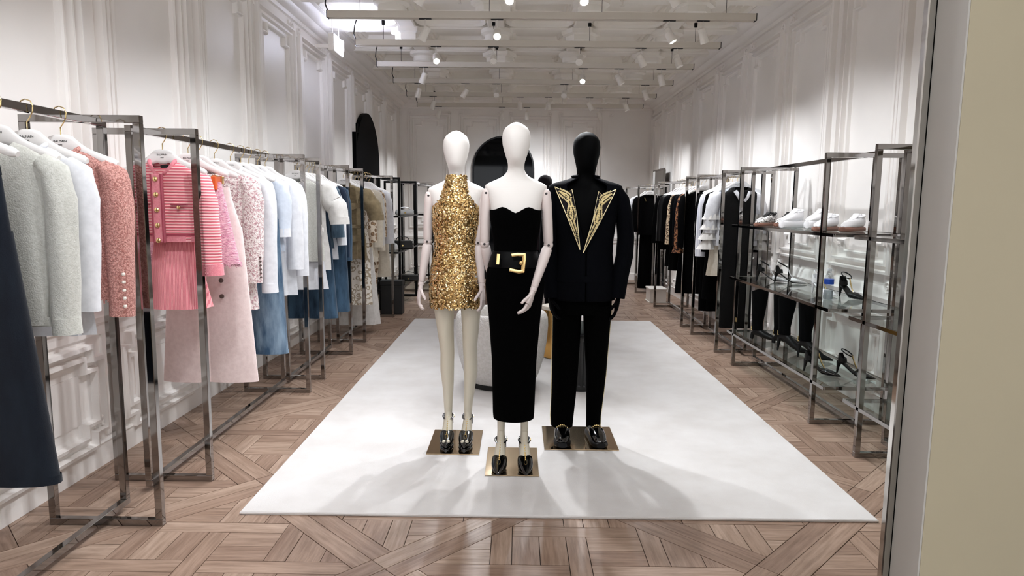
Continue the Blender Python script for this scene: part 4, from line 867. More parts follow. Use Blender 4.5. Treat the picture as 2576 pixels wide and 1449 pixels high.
# ---------------------------------------------------------------- left: gold sequin mini dress
ml = thing('mannequin', 'cream mannequin in a short gold sequin halter dress', 'mannequin', (-0.352, 3.85, 0), 'mannequins on the rug')
female_form(ml, LINEN, -0.014)
plate(ml, -0.152, 0.150, -0.225, 0.185)
GD = [(1.585,.0535,.052,.016),(1.565,.0555,.060,.014),(1.545,.064,.070,.010),(1.52,.077,.080,.006),(1.48,.094,.091,.001),(1.44,.114,.100,-.004),(1.405,.130,.108,-.006),(1.36,.134,.111,-.007),(1.29,.131,.103,-.002),(1.22,.121,.092,.003),(1.17,.122,.092,.005),(1.12,.131,.098,.006),(1.05,.145,.108,.006),(0.98,.152,.113,.006),(0.93,.154,.114,.006),(0.87,.152,.113,.006),(0.833,.150,.112,.006)]
GOLDCLOTH = mat('gold_lame', (0.66, 0.53, 0.34), 0.35, 1.0)
dress = MB().stack([(z, 0, cy, a, b) for z, a, b, cy in GD], 48, cap=False).build('sequin_dress', GOLDCLOTH, ml, 80)
SEQM = mat('gold_sequins', (0.93, 0.74, 0.40), 0.22, 1.0); t_, b_ = nt(SEQM); at_ = t_.nodes.new('ShaderNodeAttribute'); at_.attribute_name = 'tone'
t_.links.new(ramp(t_, at_.outputs['Fac'], [(0.0, (0.68, 0.53, 0.32)), (0.55, (0.87, 0.73, 0.49)), (1.0, (0.99, 0.92, 0.74))]), b_.inputs['Base Color'])
sq = MB()
for k in range(7600):
    z = 0.826 + (1.585-0.826)*random.random(); th = random.uniform(0, 2*PI)
    for i in range(len(GD)-1):
        if GD[i+1][0] <= z <= GD[i][0] or i == len(GD)-2: break
    u = (GD[i][0]-z)/(GD[i][0]-GD[i+1][0]); A = GD[i]; B = GD[i+1]; a, b, cy = (A[j]+(B[j]-A[j])*u for j in (1, 2, 3))
    if math.sin(th) > 0.35 and random.random() < 0.6: continue
    p = Vector((a*math.cos(th), cy+b*math.sin(th), z)); n = Vector((math.cos(th)/a, math.sin(th)/b, 0)).normalized()
    n = (n + Vector((random.gauss(0,.26), random.gauss(0,.26), random.gauss(0.08,.30)))).normalized()
    e = n.cross(Vector((0,0,1))).normalized(); f = n.cross(e); r = random.uniform(0.0062, 0.0085); p += n*0.0045
    sq.add([p+e*r*math.cos(PI*j/3)+f*r*math.sin(PI*j/3) for j in range(6)] + [p+n*0.0022], [(j, (j+1) % 6, 6) for j in range(6)]); sq.tone += [random.random()]*6
me = sq.mesh('sequins', SEQM, fix=False); at2 = me.attributes.new('tone', 'FLOAT', 'FACE'); at2.data.foreach_set('value', sq.tone)
tag(link('sequins', me, dress), kind='stuff')
LEGP = [(0.90,.075,.075),(0.824,.060,.066),(0.69,.0485,.056),(0.60,.043,.050),(0.55,.0415,.047),(0.50,.041,.049),(0.44,.0405,.050),(0.335,.0325,.039),(0.25,.0265,.031),(0.19,.0235,.027)]
for s in (-1, 1):
    xs = [-.072,-.0725,-.064,-.056,-.054,-.056,-.056,-.051,-.049,-.048] if s < 0 else [.080,.085,.083,.080,.080,.083,.084,.077,.071,.069]
    R_ = [(xs[i], 0.006+(0.016 if 3 < i < 8 else 0), z) for i, (z, a, b) in enumerate(LEGP)]
    MB().sweep(R_, [(a, b) for z, a, b in LEGP], 20).build('leg', LEGSKIN, ml, 80)
    heel_shoe(ml, xs[-1], 0.0, 0.0205, -0.03*s, platform=0.028, open_toe=True, ankle=0.20)
arm(ml, ARMWOOD, (-0.156,0.012,1.492), (-0.165,0.0,1.208), (-0.200,-0.03,0.965), (0.9,-0.3,0), (0.25,-0.95,0), 0.7)
arm(ml, ARMWOOD, (0.156,0.012,1.492), (0.128,-0.02,1.205), (0.150,-0.06,0.965), (-0.9,-0.3,0), (-0.25,-0.95,0), 0.5)

# ---------------------------------------------------------------- right: dark suit with gold lapels
ms = thing('mannequin', 'black mannequin in a dark suit with gold-embroidered lapels', 'mannequin', (0.395, 3.92, 0), 'mannequins on the rug')
MH = [(1.844,.004,.004,.010),(1.840,.022,.028,.010),(1.832,.041,.052,.010),(1.809,.065,.080,.008),(1.785,.0755,.095,.005),(1.755,.0785,.101,.002),(1.72,.076,.099,0),(1.690,.069,.091,-.003),(1.656,.061,.080,-.006),(1.632,.056,.070,-.004),(1.615,.0535,.060,.006),(1.595,.0535,.056,.014),(1.57,.060,.058,.018),(1.55,.085,.062,.02),(1.53,.13,.075,.018),(1.50,.165,.088,.012),(1.44,.165,.105,.0),(1.37,.16,.112,-.006),(1.25,.145,.100,0),(1.12,.14,.095,.004),(0.95,.155,.105,.006)]
MB().stack([(z, 0, cy, a, b) for z, a, b, cy in MH], 40).build('head_and_torso', BLACKFORM, ms, 80)
plate(ms, -0.225, 0.208, -0.20, 0.205)
JK = [(1.590,.070,.066,.030),(1.580,.085,.072,.030),(1.572,.110,.078,.026),(1.560,.150,.084,.022),(1.549,.190,.090,.020),(1.536,.212,.095,.016),(1.515,.218,.102,.012),(1.47,.205,.115,.004),(1.40,.190,.126,-.004),(1.32,.180,.126,-.005),(1.22,.168,.118,0),(1.14,.166,.118,.002),(1.05,.178,.128,.004),(0.96,.186,.134,.004),(0.885,.188,.138,.004),(0.872,.186,.136,.004)]
def vopen(i, t): return 0
jb = MB(); rows = [(z, 0, cy, a, b) for z, a, b, cy in JK]; seg = 56; R_ = []
for i, (z, cx, cy, a, b) in enumerate(rows):
    gap = max(0.0, (z-1.165)/(1.58-1.165))*0.62 + 0.02                 # opening of the front
    th0 = -PI/2 + gap; ring = []
    for j in range(seg):
        th = th0 + (2*PI-2*gap)*j/(seg-1); ring.append((a*math.cos(th), cy+b*math.sin(th), z))
    R_.append(ring)
n = seg
vs = [p for r in R_ for p in r]; fs = [(i*n+j, i*n+j+1, (i+1)*n+j+1, (i+1)*n+j) for i in range(len(R_)-1) for j in range(n-1)]
jacket = jb.add(vs, fs).build('suit_jacket', SUITCLOTH, ms, 70)
sm = jacket.modifiers.new('thickness', 'SOLIDIFY'); sm.thickness = 0.006
MB().sweep([R_[0][0], *[R_[0][j] for j in range(4, seg-3, 5)], R_[0][-1]], [(0.008,0.016)]*(2+len(range(4, seg-3, 5))), 8, side=(0,0,1)).build('collar', SUITCLOTH, jacket, 60)
MB().stack([(1.02,0.0,.004,.181,.1325),(0.985,0,.004,.187,.136)], 40, cap=False).build('pocket_flap_band', SUITCLOTH, jacket, 60)
for s, P_ in ((1, [(0.215,0.0,1.520),(0.238,0.0,1.46),(0.256,0,1.36),(0.268,-0.005,1.24),(0.262,-0.012,1.13),(0.240,-0.02,1.02),(0.222,-0.03,0.885)]), (-1, [(-0.205,0.0,1.520),(-0.222,0.0,1.46),(-0.235,0,1.36),(-0.243,-0.005,1.24),(-0.240,-0.012,1.13),(-0.228,-0.02,1.02),(-0.215,-0.03,0.885)])):
    MB().sweep([(p[0]-s*0.028, p[1], p[2]) for p in P_], [(.024,.040),(.044,.060),(.048,.064),(.050,.062),(.051,.060),(.050,.056),(.047,.052)], 18).build('sleeve', SUITCLOTH, jacket, 60)
    hand(ms, BLACKFORM, (P_[-1][0]-s*0.018, -0.03, 0.90), (-s*0.15, -0.10, -1), (-s*0.9, -0.35, 0), (-s*0.25, -0.95, 0), curl=0.8)
# lapels: aubergine facing, gold edge, gold leaves
def surf(x, z):                                             # front of the chest at (x, z)
    for i in range(len(JK)-1):
        if JK[i+1][0] <= z <= JK[i][0]: break
    u = min(1, max(0, (JK[i][0]-z)/(JK[i][0]-JK[i+1][0]))); a = JK[i][1]+(JK[i+1][1]-JK[i][1])*u; b = JK[i][2]+(JK[i+1][2]-JK[i][2])*u; cy = JK[i][3]+(JK[i+1][3]-JK[i][3])*u
    return cy - b*math.sqrt(max(0.05, 1-(x/a)**2))
LAP = {-1: [(-0.183,1.526),(-0.111,1.493),(-0.088,1.512),(-0.060,1.36),(-0.037,1.172)], 1: [(0.166,1.515),(0.083,1.478),(0.063,1.502),(0.030,1.34),(-0.019,1.155)]}
for s, P_ in LAP.items():
    fl = lambda a, z, d: (a, surf(a, z)-0.006-d, z)
    poly = P_; pl = MB()
    # facing as a fan of quads between outer edge and inner edge
    outer = [(P_[0][0]+(P_[-1][0]-P_[0][0])*k/12, P_[0][1]+(P_[-1][1]-P_[0][1])*k/12) for k in range(13)]
    inner = []
    for k in range(13):
        z = outer[k][1]; seq = P_[1:]
        if z > P_[1][1]: inner.append((P_[0][0]+(P_[1][0]-P_[0][0])*(P_[0][1]-z)/(P_[0][1]-P_[1][1]), z)); continue
        for q in range(1, len(seq)-1):
            if seq[q+1][1] <= z <= seq[q][1]: uu = (seq[q][1]-z)/(seq[q][1]-seq[q+1][1]); inner.append((seq[q][0]+(seq[q+1][0]-seq[q][0])*uu, z)); break
        else: inner.append(seq[-1])
    vs = [fl(*p, 0.0) for p in outer] + [fl(*p, 0.0) for p in inner] + [fl(*p, 0.006) for p in outer] + [fl(*p, 0.006) for p in inner]; m_ = 13; fs = []
    for k in range(12):
        fs += [(k, k+1, m_+k+1, m_+k), (2*m_+k, 3*m_+k, 3*m_+k+1, 2*m_+k+1), (k, 2*m_+k, 2*m_+k+1, k+1), (m_+k, m_+k+1, 3*m_+k+1, 3*m_+k)]
    pl.add(vs, fs); notch = [P_[1], P_[2], (P_[3][0], P_[3][1])]
    pl.add([fl(*P_[1],0.0), fl(*P_[2],0.0), fl(P_[2][0]+(P_[3][0]-P_[2][0])*0.25, P_[2][1]+(P_[3][1]-P_[2][1])*0.25, 0.0), fl(*P_[1],0.006), fl(*P_[2],0.006), fl(P_[2][0]+(P_[3][0]-P_[2][0])*0.25, P_[2][1]+(P_[3][1]-P_[2][1])*0.25, 0.006)], [(0,1,2),(3,5,4),(0,3,4,1),(1,4,5,2)])
    lapel = pl.build('lapel', LAPELCLOTH, ms)
    edge = outer + [P_[3], P_[2], P_[1]]
    MB().sweep([fl(*p, 0.008) for p in edge], 0.0024, 6, closed=True).build('gold_edging', BRIGHTGOLD, lapel, 60)
    def edge_x(seq, z):
        for q in range(len(seq)-1):
            if seq[q+1][1] <= z <= seq[q][1]: return seq[q][0]+(seq[q+1][0]-seq[q][0])*(seq[q][1]-z)/(seq[q][1]-seq[q+1][1])
        return seq[0][0] if z > seq[0][1] else seq[-1][0]
    def W(u, v):
        z = P_[0][1]+(P_[-1][1]-P_[0][1])*v; xi, xo = edge_x([P_[2], P_[3], P_[4]], z), edge_x([P_[0], P_[4]], z)
        return (xi+(xo-xi)*u, z)
    cv = [[(0.34,0.20),(0.22,0.15),(0.36,0.10),(0.58,0.075),(0.82,0.045)], [(0.84,0.10),(0.70,0.145),(0.54,0.185),(0.38,0.23)], [(0.34,0.20),(0.34,0.27),(0.50,0.34),(0.72,0.42),(0.80,0.48),(0.62,0.53)],
          [(0.36,0.27),(0.24,0.34),(0.22,0.42),(0.34,0.49),(0.56,0.54)], [(0.60,0.54),(0.55,0.62),(0.46,0.70),(0.46,0.80),(0.52,0.90),(0.5,0.95)]]
    lv = MB()
    for c_ in cv:
        for q in range(len(c_)-1):
            A = Vector(W(*c_[q])); B = Vector(W(*c_[q+1])); L = (B-A).length; d = (B-A).normalized(); nn = Vector((-d.y, d.x)); k_ = max(1, int(L/0.0075))
            for e in range(k_):
                p = A+(B-A)*(e/k_)
                for sd in (-1, 1):
                    kk = 1.0 if q < 1 or c_ is not cv[-1] else 1.0-0.14*q
                    ax = (d*0.55+nn*sd).normalized()*kk; pe = Vector((-ax.y, ax.x)); a = p + nn*sd*0.001; tip = a + ax*0.0145; m1 = a + ax*0.0065+pe*0.0056; m2 = a+ax*0.0065-pe*0.0056
                    lv.add([fl(a.x,a.y,0.008), fl(m1.x,m1.y,0.008), fl(tip.x,tip.y,0.009), fl(m2.x,m2.y,0.008), fl(a.x+ax.x*0.0065,a.y+ax.y*0.0065,0.014)], [(0,1,4),(1,2,4),(2,3,4),(3,0,4)])
    tag(lv.build('gold_leaf_embroidery', BRIGHTGOLD, lapel), kind='stuff')
# trousers
tr = MB().stack([(0.98,0,.004,.160,.110),(0.90,0,.004,.170,.118),(0.83,-0.006,.004,.176,.118),(0.79,-0.006,.004,.176,.115)], 36).build('suit_trousers', VELVET, ms, 70)
for s, Q in ((-1, [(0.84,-.092,.087),(0.687,-.094,.084),(0.55,-.097,.081),(0.415,-.100,.078),(0.28,-.105,.074),(0.16,-.112,.070),(0.098,-.112,.066)]), (1, [(0.84,.085,.085),(0.687,.084,.077),(0.55,.085,.068),(0.415,.087,.059),(0.28,.083,.051),(0.16,.078,.044),(0.092,.078,.043)])):
    MB().sweep([(x, 0.004, z) for z, x, a in Q], [(a, a*1.02 if s < 0 else a*1.25) for z, x, a in Q], 22, n=2.3).build('trouser_leg', VELVET, tr, 80)
    MB().sweep([(x+s*(a+0.001), 0.0, z) for z, x, a in Q], [(0.003,0.006)]*len(Q), 8).build('gold_side_stripe', BRIGHTGOLD, tr, 60)
    x = Q[-1][1]; tw = -0.04 if s < 0 else 0.14; sh = bpy.data.objects.new('loafer', None); COL.objects.link(sh); sh.parent = ms; sh.location = (x, 0.0, 0.0205); sh.rotation_euler = (0, 0, tw); sh.empty_display_size = 0.05
    MB().sweep([(0,0.085,0.018),(0,0.05,0.018),(0,-0.05,0.018),(0,-0.12,0.018),(0,-0.17,0.018),(0,-0.195,0.020)], [(.030,.016),(.040,.018),(.044,.018),(.052,.018),(.047,.018),(.026,.014)], 16, n=3.2).build('sole', BLACKLEATHER, sh, 50)
    MB().sweep([(0,0.07,0.052),(0,0.03,0.062),(0,-0.03,0.066),(0,-0.08,0.062),(0,-0.13,0.050),(0,-0.17,0.040),(0,-0.188,0.034)], [(.028,.030),(.037,.038),(.042,.040),(.046,.034),(.046,.026),(.036,.018),(.016,.010)], 16, n=2.3).build('upper', PATENT, sh, 60)
    MB().sweep([(-0.043,-0.060,0.060),(-0.025,-0.068,0.094),(0,-0.070,0.103),(0.025,-0.068,0.094),(0.043,-0.060,0.060)], [(.010,.004)]*5, 8, side=(0,1,0)).build('saddle_strap', PATENT, sh, 60)
    ch = MB()
    for k in range(7): u = (k-3)/3; ch.ball((0.030*u, -0.076, 0.104-0.016*u*u), 0.0055, 8)
    ch.build('gold_chain', GOLD, sh, 60)
# ================================================================== glass shelf units
SZ = (0.29, 0.79, 1.26)
def shelf_unit(label, xc, y0, y1, ch=CHROME, group='nickel and glass shelf units', fr=None, zs=SZ, hw=0.25, top_z=1.77):
    t = rack('shelf_unit', label, 'shelf unit', xc, y0, y1, group, fr); L = (y1-y0)/2
    for z in zs:
        g = MB().box(-hw+0.012, hw-0.012, -L-0.02+0.012, L+0.02-0.012, z-0.006, z+0.004).build('glass_shelf', GLASS, t)
        for nm, b in (('edge_bar', (-hw, -hw+0.012, -L-0.02, L+0.02)), ('edge_bar', (hw-0.012, hw, -L-0.02, L+0.02)), ('edge_bar', (-hw+0.012, hw-0.012, -L-0.02, -L-0.008)), ('edge_bar', (-hw+0.012, hw-0.012, L+0.008, L+0.02))):
            MB().box(*b, z-0.016, z+0.006).build(nm, ch, g, bevel=0.001)
    return t
shelf_unit('nickel and glass shelf unit cut off by the wall at the right edge', RXR, 1.90, 3.86)
shelf_unit('nickel and glass shelf unit holding sneakers, boots and a water bottle', RXR, 4.16, 6.08)
bu = shelf_unit('dark metal and glass shelf unit at the back left behind the khaki rack', -1.80, 8.72, 10.45)
for o in bu.children_recursive:
    if o.type == 'MESH' and o.data.materials[0] == CHROME: o.data.materials[0] = BLACKMETAL
shelf_unit('far nickel and glass shelf unit partly hidden by the gold-dress mannequin', -1.62, 10.75, 12.2)

# ---- shoes
SOLEGUM = mat('gum_rubber', (0.52, 0.36, 0.30), 0.6); WLEATHER = mat('white_leather', (0.93, 0.93, 0.94), 0.45); BLEATHER = mat('soft_black_leather', (0.016, 0.016, 0.02), 0.45, spec=0.3); SUEDE = fabric('black_suede', (0.02, 0.022, 0.027), (0.014, 0.016, 0.02), 60, 0.1, sheen=0.0, spec=0.08)
SNAKE = spots('white_black_print', (0.92, 0.91, 0.90), (0.92, 0.91, 0.90), (0.06, 0.05, 0.05), 60)
def sneaker(label, loc, rz, um, sm, tongue, chunky=0.0, group='sneakers on the top glass shelf'):
    t = thing('sneaker', label, 'shoe', loc, group, rz); c = chunky
    MB().sweep([(0,0.135,0.018+c/2),(0,0.10,0.018+c/2),(0,0.0,0.018+c/2),(0,-0.08,0.018+c/2),(0,-0.125,0.018+c/2),(0,-0.148,0.020+c/2)], [(.022,.014+c/2),(.038,.018+c/2),(.038,.018+c/2),(.048,.018+c/2),(.040,.018+c/2),(.018,.012+c/2)], 16, n=3).build('sole', sm, t, 50)
    MB().sweep([(0,0.128,0.065+c),(0,0.10,0.068+c),(0,0.05,0.064+c),(0,-0.01,0.058+c),(0,-0.07,0.048+c),(0,-0.115,0.040+c),(0,-0.138,0.032+c)], [(.018,.032),(.032,.038),(.036,.036),(.039,.034),(.043,.024),(.034,.016),(.014,.008)], 16, n=2.3).build('upper', um, t, 60)
    MB().sweep([(0,0.035,0.118+c),(0,0.01,0.100+c),(0,-0.04,0.080+c)], [(.022,.007),(.022,.007),(.018,.006)], 10, n=3).build('tongue', tongue, t, 60)
    for k in range(4): MB().sweep([(-0.026,-0.045+0.022*k,0.066+c+0.008*k),(0,-0.046+0.022*k,0.084+c+0.009*k),(0.026,-0.045+0.022*k,0.066+c+0.008*k)], 0.0035, 6, side=(0,1,0)).build('lace', um if um != SNAKE else BLEATHER, t, 60)
    MB().sweep([(0.028*math.cos(a), 0.080+0.042*math.sin(a), 0.102+c+0.010*math.sin(a)) for a in [2*PI*k/16 for k in range(16)]], 0.007, 8, closed=True).build('ankle_collar', tongue, t, 60)
    return t
zt = SZ[2]+0.005
AN = -0.9
sneaker('black and white print sneaker with gum sole, left of its pair', (2.06, 5.56, zt), AN, SNAKE, SOLEGUM, BLEATHER)
sneaker('black and white print sneaker with gum sole, right of its pair', (2.20, 5.50, zt), AN, SNAKE, SOLEGUM, BLEATHER)
sneaker('chunky all-white sneaker with thick straps, left of its pair', (2.08, 5.08, zt), AN, WLEATHER, WLEATHER, WLEATHER, 0.028)
sneaker('chunky all-white sneaker with thick straps, right of its pair', (2.24, 5.02, zt), AN, WLEATHER, WLEATHER, WLEATHER, 0.028)
sneaker('low white sneaker with brown sole, left of its pair', (2.08, 4.52, zt), AN, WLEATHER, SOLEGUM, WLEATHER)
sneaker('low white sneaker with brown sole, right of its pair', (2.24, 4.48, zt), AN, WLEATHER, SOLEGUM, WLEATHER)
def pump(label, loc, rz, toe, body, group, trim=GOLD, strap=True):
    t = thing('high_heel', label, 'shoe', loc, group, rz)
    MB().sweep([(0,0.06,0.088),(0,0.03,0.072),(0,-0.02,0.034),(0,-0.06,0.012),(0,-0.11,0.008),(0,-0.165,0.008)], [(.026,.004),(.028,.004),(.028,.004),(.037,.005),(.034,.005),(.006,.003)], 12, n=3).build('sole', body, t, 60)
    MB().sweep([(0,-0.045,0.030),(0,-0.07,0.026),(0,-0.105,0.022),(0,-0.14,0.015),(0,-0.17,0.010)], [(.037,.018),(.0385,.020),(.034,.017),(.020,.010),(.004,.004)], 14).build('toe_cap', toe, t, 60)
    MB().stack([(0.085,0,0.045,.028,.030),(0.115,0,0.048,.027,.027),(0.145,0,0.055,.024,.018)], 18, cap=False, zf=lambda i, tt: -0.045*max(0, -math.sin(tt)) if i == 2 else 0).build('heel_cup', body, t, 60)
    MB().sweep([(0,0.066,0.088),(0,0.072,0.05),(0,0.078,0.0)], [(.018,.018),(.010,.010),(.005,.005)], 10).build('heel', body, t, 60)
    if strap:
        MB().sweep([(0.030*math.cos(a), 0.020+0.036*math.sin(a), 0.155+0.02*math.sin(a)) for a in [2*PI*k/16 for k in range(16)]], 0.004, 6, closed=True).build('ankle_strap', body, t, 60)
        MB().sweep([(0,-0.015,0.14),(0,-0.035,0.085),(0,-0.06,0.045)], 0.0045, 6).build('instep_strap', trim, t, 60)
    return t
zm, zl = SZ[1]+0.005, SZ[0]+0.005
pump('black and white cap-toe pump on the middle shelf, left one', (2.14, 5.70, zm), 1.15, WLEATHER, BLEATHER, 'pumps on the middle glass shelf', WLEATHER)
pump('black and white cap-toe pump on the middle shelf, right one', (2.24, 5.56, zm), 1.15, WLEATHER, BLEATHER, 'pumps on the middle glass shelf', WLEATHER)
pump('white sandal with gold flower and black strap behind the bottle', (2.22, 4.86, zm), 0.3, WLEATHER, WLEATHER, 'sandals on the middle glass shelf')
pump('dark strappy sandal beside the water bottle', (2.34, 4.70, zm), 0.2, BLEATHER, BLEATHER, 'sandals on the middle glass shelf')
pump('black high-heeled ankle-strap sandal on the low shelf, right of its pair', (2.26, 4.44, zl), 0.75, PATENT, BLEATHER, 'black sandals on the low glass shelf')
pump('black high-heeled ankle-strap sandal on the low shelf, left of its pair', (2.06, 4.50, zl), 0.75, PATENT, BLEATHER, 'black sandals on the low glass shelf')
def boot(label, loc, rz, h, heel, group='tall black boots on the low glass shelf'):
    t = thing('boot', label, 'boot', loc, group, rz); e = 0.075 if heel else 0.02
    MB().stack([(e+0.06,0,0.03,.040,.048),(e+0.12,0,0.03,.040,.045),(e+0.22,0,0.026,.050,.056),(h*0.8,0,0.022,.058,.066),(h,0,0.020,.062,.072)], 22, cap=True, zf=lambda i, tt: 0.03*math.cos(tt+PI/2) if i == 4 else 0).build('shaft', SUEDE, t, 60)
    MB().sweep([(0,0.06,e+0.05),(0,0.02,e+0.045),(0,-0.04,e*0.45+0.032),(0,-0.10,0.026),(0,-0.15,0.018),(0,-0.175,0.012)], [(.030,.036),(.036,.036),(.039,.030),(.038,.022),(.024,.012),(.005,.005)], 14).build('foot', BLEATHER, t, 60)
    MB().sweep([(0,0.066,e+0.03),(0,0.074,0.0)], [(.016,.016),(.006 if heel else .016,.006 if heel else .016)], 10).build('heel', BLEATHER, t, 60)
    MB().box(-0.012, 0.012, 0.066, 0.080, e+0.05, e+0.09).build('gold_heel_plate', GOLD, t, bevel=0.002)
boot('tall flat black boot on the low shelf, nearest the black dress', (2.10, 5.66, zl), 0.9, 0.44, False)
boot('tall flat black boot on the low shelf, second from the black dress', (2.22, 5.48, zl), 0.9, 0.44, False)
boot('tall stiletto black boot on the low shelf, third from the black dress', (2.14, 5.18, zl), 0.9, 0.45, True)
boot('tall stiletto black boot on the low shelf, closest to the sandals', (2.20, 4.94, zl), 0.9, 0.45, True)
# water bottle
wbt = thing('water_bottle', 'half-full clear plastic water bottle with blue label on the middle shelf', 'bottle', (2.15, 4.58, zm))
MB().lathe([(0.026,0.0),(0.031,0.006),(0.0315,0.04),(0.029,0.05),(0.0315,0.06),(0.0315,0.10),(0.031,0.145),(0.026,0.165),(0.013,0.19),(0.0125,0.20)], seg=20).build('body', CLEAR, wbt, 50)
MB().lathe([(0.0322,0.108),(0.0322,0.143)], seg=20).build('label_band', mat('blue_label', (0.08, 0.30, 0.72), 0.4), wbt, 50)
MB().lathe([(0.0145,0.197),(0.0145,0.212),(0.013,0.214)], seg=16).build('cap', mat('white_cap', (0.85, 0.86, 0.88), 0.4), wbt, 50)
MB().lathe([(0.025,0.004),(0.0295,0.008),(0.0300,0.066)], seg=20).build('water', mat('water', (0.80, 0.84, 0.86), 0.1, trans=0.6), wbt, 50)
# things on the far left shelves
BAGB = mat('black_bag_leather', (0.03, 0.03, 0.032), 0.4); SILVER = mat('silver_leather', (0.80, 0.81, 0.82), 0.3, 0.6)
def bag(label, loc, m, w, d, h, rz=0.0):
    t = thing('handbag', label, 'bag', loc, 'bags on the back left shelves', rz)
    MB().rings([[(sx*(w/2-e), sy*(d/2-e), z) for sx, sy in ((-1,-1),(1,-1),(1,1),(-1,1))] for z, e in ((0,0.012),(0.012,0.0),(h*0.6,0.004),(h,0.018))]).build('body', m, t, bevel=0.006)
    MB().plate([(-w/2+0.004,h*0.98),(w/2-0.004,h*0.98),(w/2-0.008,h*0.45),(0,h*0.36),(-w/2+0.008,h*0.45)], -d/2-0.006, -d/2, lambda a, z, q: (a, q, z)).build('flap', m, t)
    MB().lathe([(0.012,0),(0.012,0.006)], (0, -d/2-0.006, h*0.45), 10, (0,-1,0)).build('clasp', GOLD, t)
    MB().sweep([(-w*0.35,0,h*0.97),(-w*0.25,0,h*1.35),(0,0,h*1.5),(w*0.25,0,h*1.35),(w*0.35,0,h*0.97)], 0.006, 6, side=(0,1,0)).build('handle', m, t, 60)
bag('silver handbag lying on the upper shelf at the back left', (-1.62, 9.6, 1.266), SILVER, 0.26, 0.12, 0.075, 0.3)
bag('black handbag on the middle shelf at the back left', (-1.60, 9.3, 0.796), BAGB, 0.28, 0.12, 0.12, 0.2)
bag('grey handbag on the middle shelf beside the khaki rack', (-1.72, 8.95, 0.796), SILVER, 0.22, 0.12, 0.10, -0.2)
bag('dark handbag on the low shelf at the back left', (-1.60, 9.8, 0.296), BAGB, 0.30, 0.14, 0.09, 0.1)
bag('pale grey clutch on the upper shelf of the far back left unit', (-1.42, 11.1, 1.266), SILVER, 0.24, 0.10, 0.08, 0.1)
bag('black clutch on the middle shelf of the far back left unit', (-1.42, 11.2, 0.796), BAGB, 0.26, 0.10, 0.09, 0.1)
nc = thing('notice_card', 'small white card standing on the back left middle shelf', 'card', (-1.74, 9.12, 0.796))
MB().box(-0.055, 0.055, -0.004, 0.004, 0.0, 0.15).build('card', HANGERWHITE, nc)
MB().box(-0.035, 0.035, -0.0055, -0.004, 0.03, 0.045).build('print', INK, nc); MB().box(-0.045, -0.025, -0.0055, -0.004, 0.11, 0.125).build('print', INK, nc)
MB().box(-0.03, 0.03, -0.006, 0.03, 0.0, 0.006).build('foot', HANGERWHITE, nc)
bn = thing('storage_box', 'dark grey box standing on the floor at the end of the khaki rack', 'box', (-1.62, 8.61, 0))
DKG = mat('dark_grey_board', (0.14, 0.145, 0.15), 0.6)
MB().box(-0.14, 0.14, -0.085, 0.085, 0.0, 0.38).build('body', DKG, bn, bevel=0.006); MB().box(-0.146, 0.146, -0.09, 0.09, 0.382, 0.44).build('lid', DKG, bn, bevel=0.006)
bx = thing('display_box', 'low white display box on the floor beyond the leopard rack', 'box', (2.10, 9.98, 0))
MB().box(-0.13, 0.13, -0.17, 0.17, 0.0, 0.012).build('base', WHITEMETAL, bx); MB().box(-0.12, 0.12, -0.16, 0.16, 0.012, 0.19).build('body', WHITEMETAL, bx, bevel=0.003); MB().box(-0.13, 0.13, -0.17, 0.17, 0.19, 0.215).build('lid', WHITEMETAL, bx, bevel=0.004)
# ---- tub chair, drum stool, fluted pedestal
BOUCLE = fabric('white_boucle', (0.92, 0.91, 0.90), (0.86, 0.85, 0.83), 55, 1.0, 0.95, 0.2, dist=0.012)
RT = 0.0145
tc_ = thing('tub_chair', 'white boucle tub chair with black plinth behind the mannequins', 'chair', (-0.115, 5.18, RT))
prof = [(.255,.035),(.275,.045),(.300,.10),(.335,.22),(.358,.36),(.366,.47),(.362,.535),(.345,.572),(.315,.585),(.285,.572),(.270,.535),(.262,.44),(.255,.40)]
MB().stack([(z,0,0,r,r*0.98) for r, z in prof], 48, 2.0, cap=True).build('shell', BOUCLE, tc_, 80)
MB().stack([(.36,0,0,.25,.25),(.41,0,0,.262,.262),(.445,0,0,.25,.25),(.455,0,0,.20,.20)], 36).build('seat_cushion', BOUCLE, tc_, 80)
MB().stack([(0,0,0,.262,.258),(0.038,0,0,.268,.264)], 40).build('plinth', mat('black_plinth', (0.025, 0.022, 0.024), 0.5), tc_, 50)
gs = thing('drum_stool', 'brass drum stool standing on the rug behind the suit mannequin', 'stool', (0.385, 6.15, RT))
MB().lathe([(.135,0),(.142,.006),(.142,.44),(.136,.452)], seg=32).build('drum', mat('satin_brass', (0.80, 0.62, 0.36), 0.2, 1.0), gs, 40)
MB().lathe([(.146,.452),(.15,.458),(.15,.478),(.146,.484)], seg=32).build('top', mat('cream_top', (0.88, 0.85, 0.80), 0.4), gs, 40)
fp = thing('fluted_pedestal', 'black fluted pedestal seen between the suit legs', 'pedestal', (0.50, 5.06, RT))
fl_ = MB(); R_ = []
for z, k in ((0.0,1.0),(0.035,1.0),(0.045,0.93),(0.38,0.93),(0.39,1.0),(0.415,1.0)):
    R_.append([( (0.115*k*(1+(0.05*math.cos(20*2*PI*j/120) if 0.93 == k else 0)))*math.cos(2*PI*j/120), (0.115*k*(1+(0.05*math.cos(20*2*PI*j/120) if 0.93 == k else 0)))*math.sin(2*PI*j/120), z) for j in range(120)])
fl_.rings(R_).build('column', mat('black_ribbed_lacquer', (0.035, 0.045, 0.055), 0.35), fp, 35)
MB().lathe([(.128,.415),(.13,.42),(.13,.432),(.128,.436)], seg=32).build('top', BLACKMETAL, fp, 40)
vs_ = thing('glass_vase', 'small smoked glass vase on the black fluted pedestal', 'vase', (0.505, 5.04, RT+0.437))
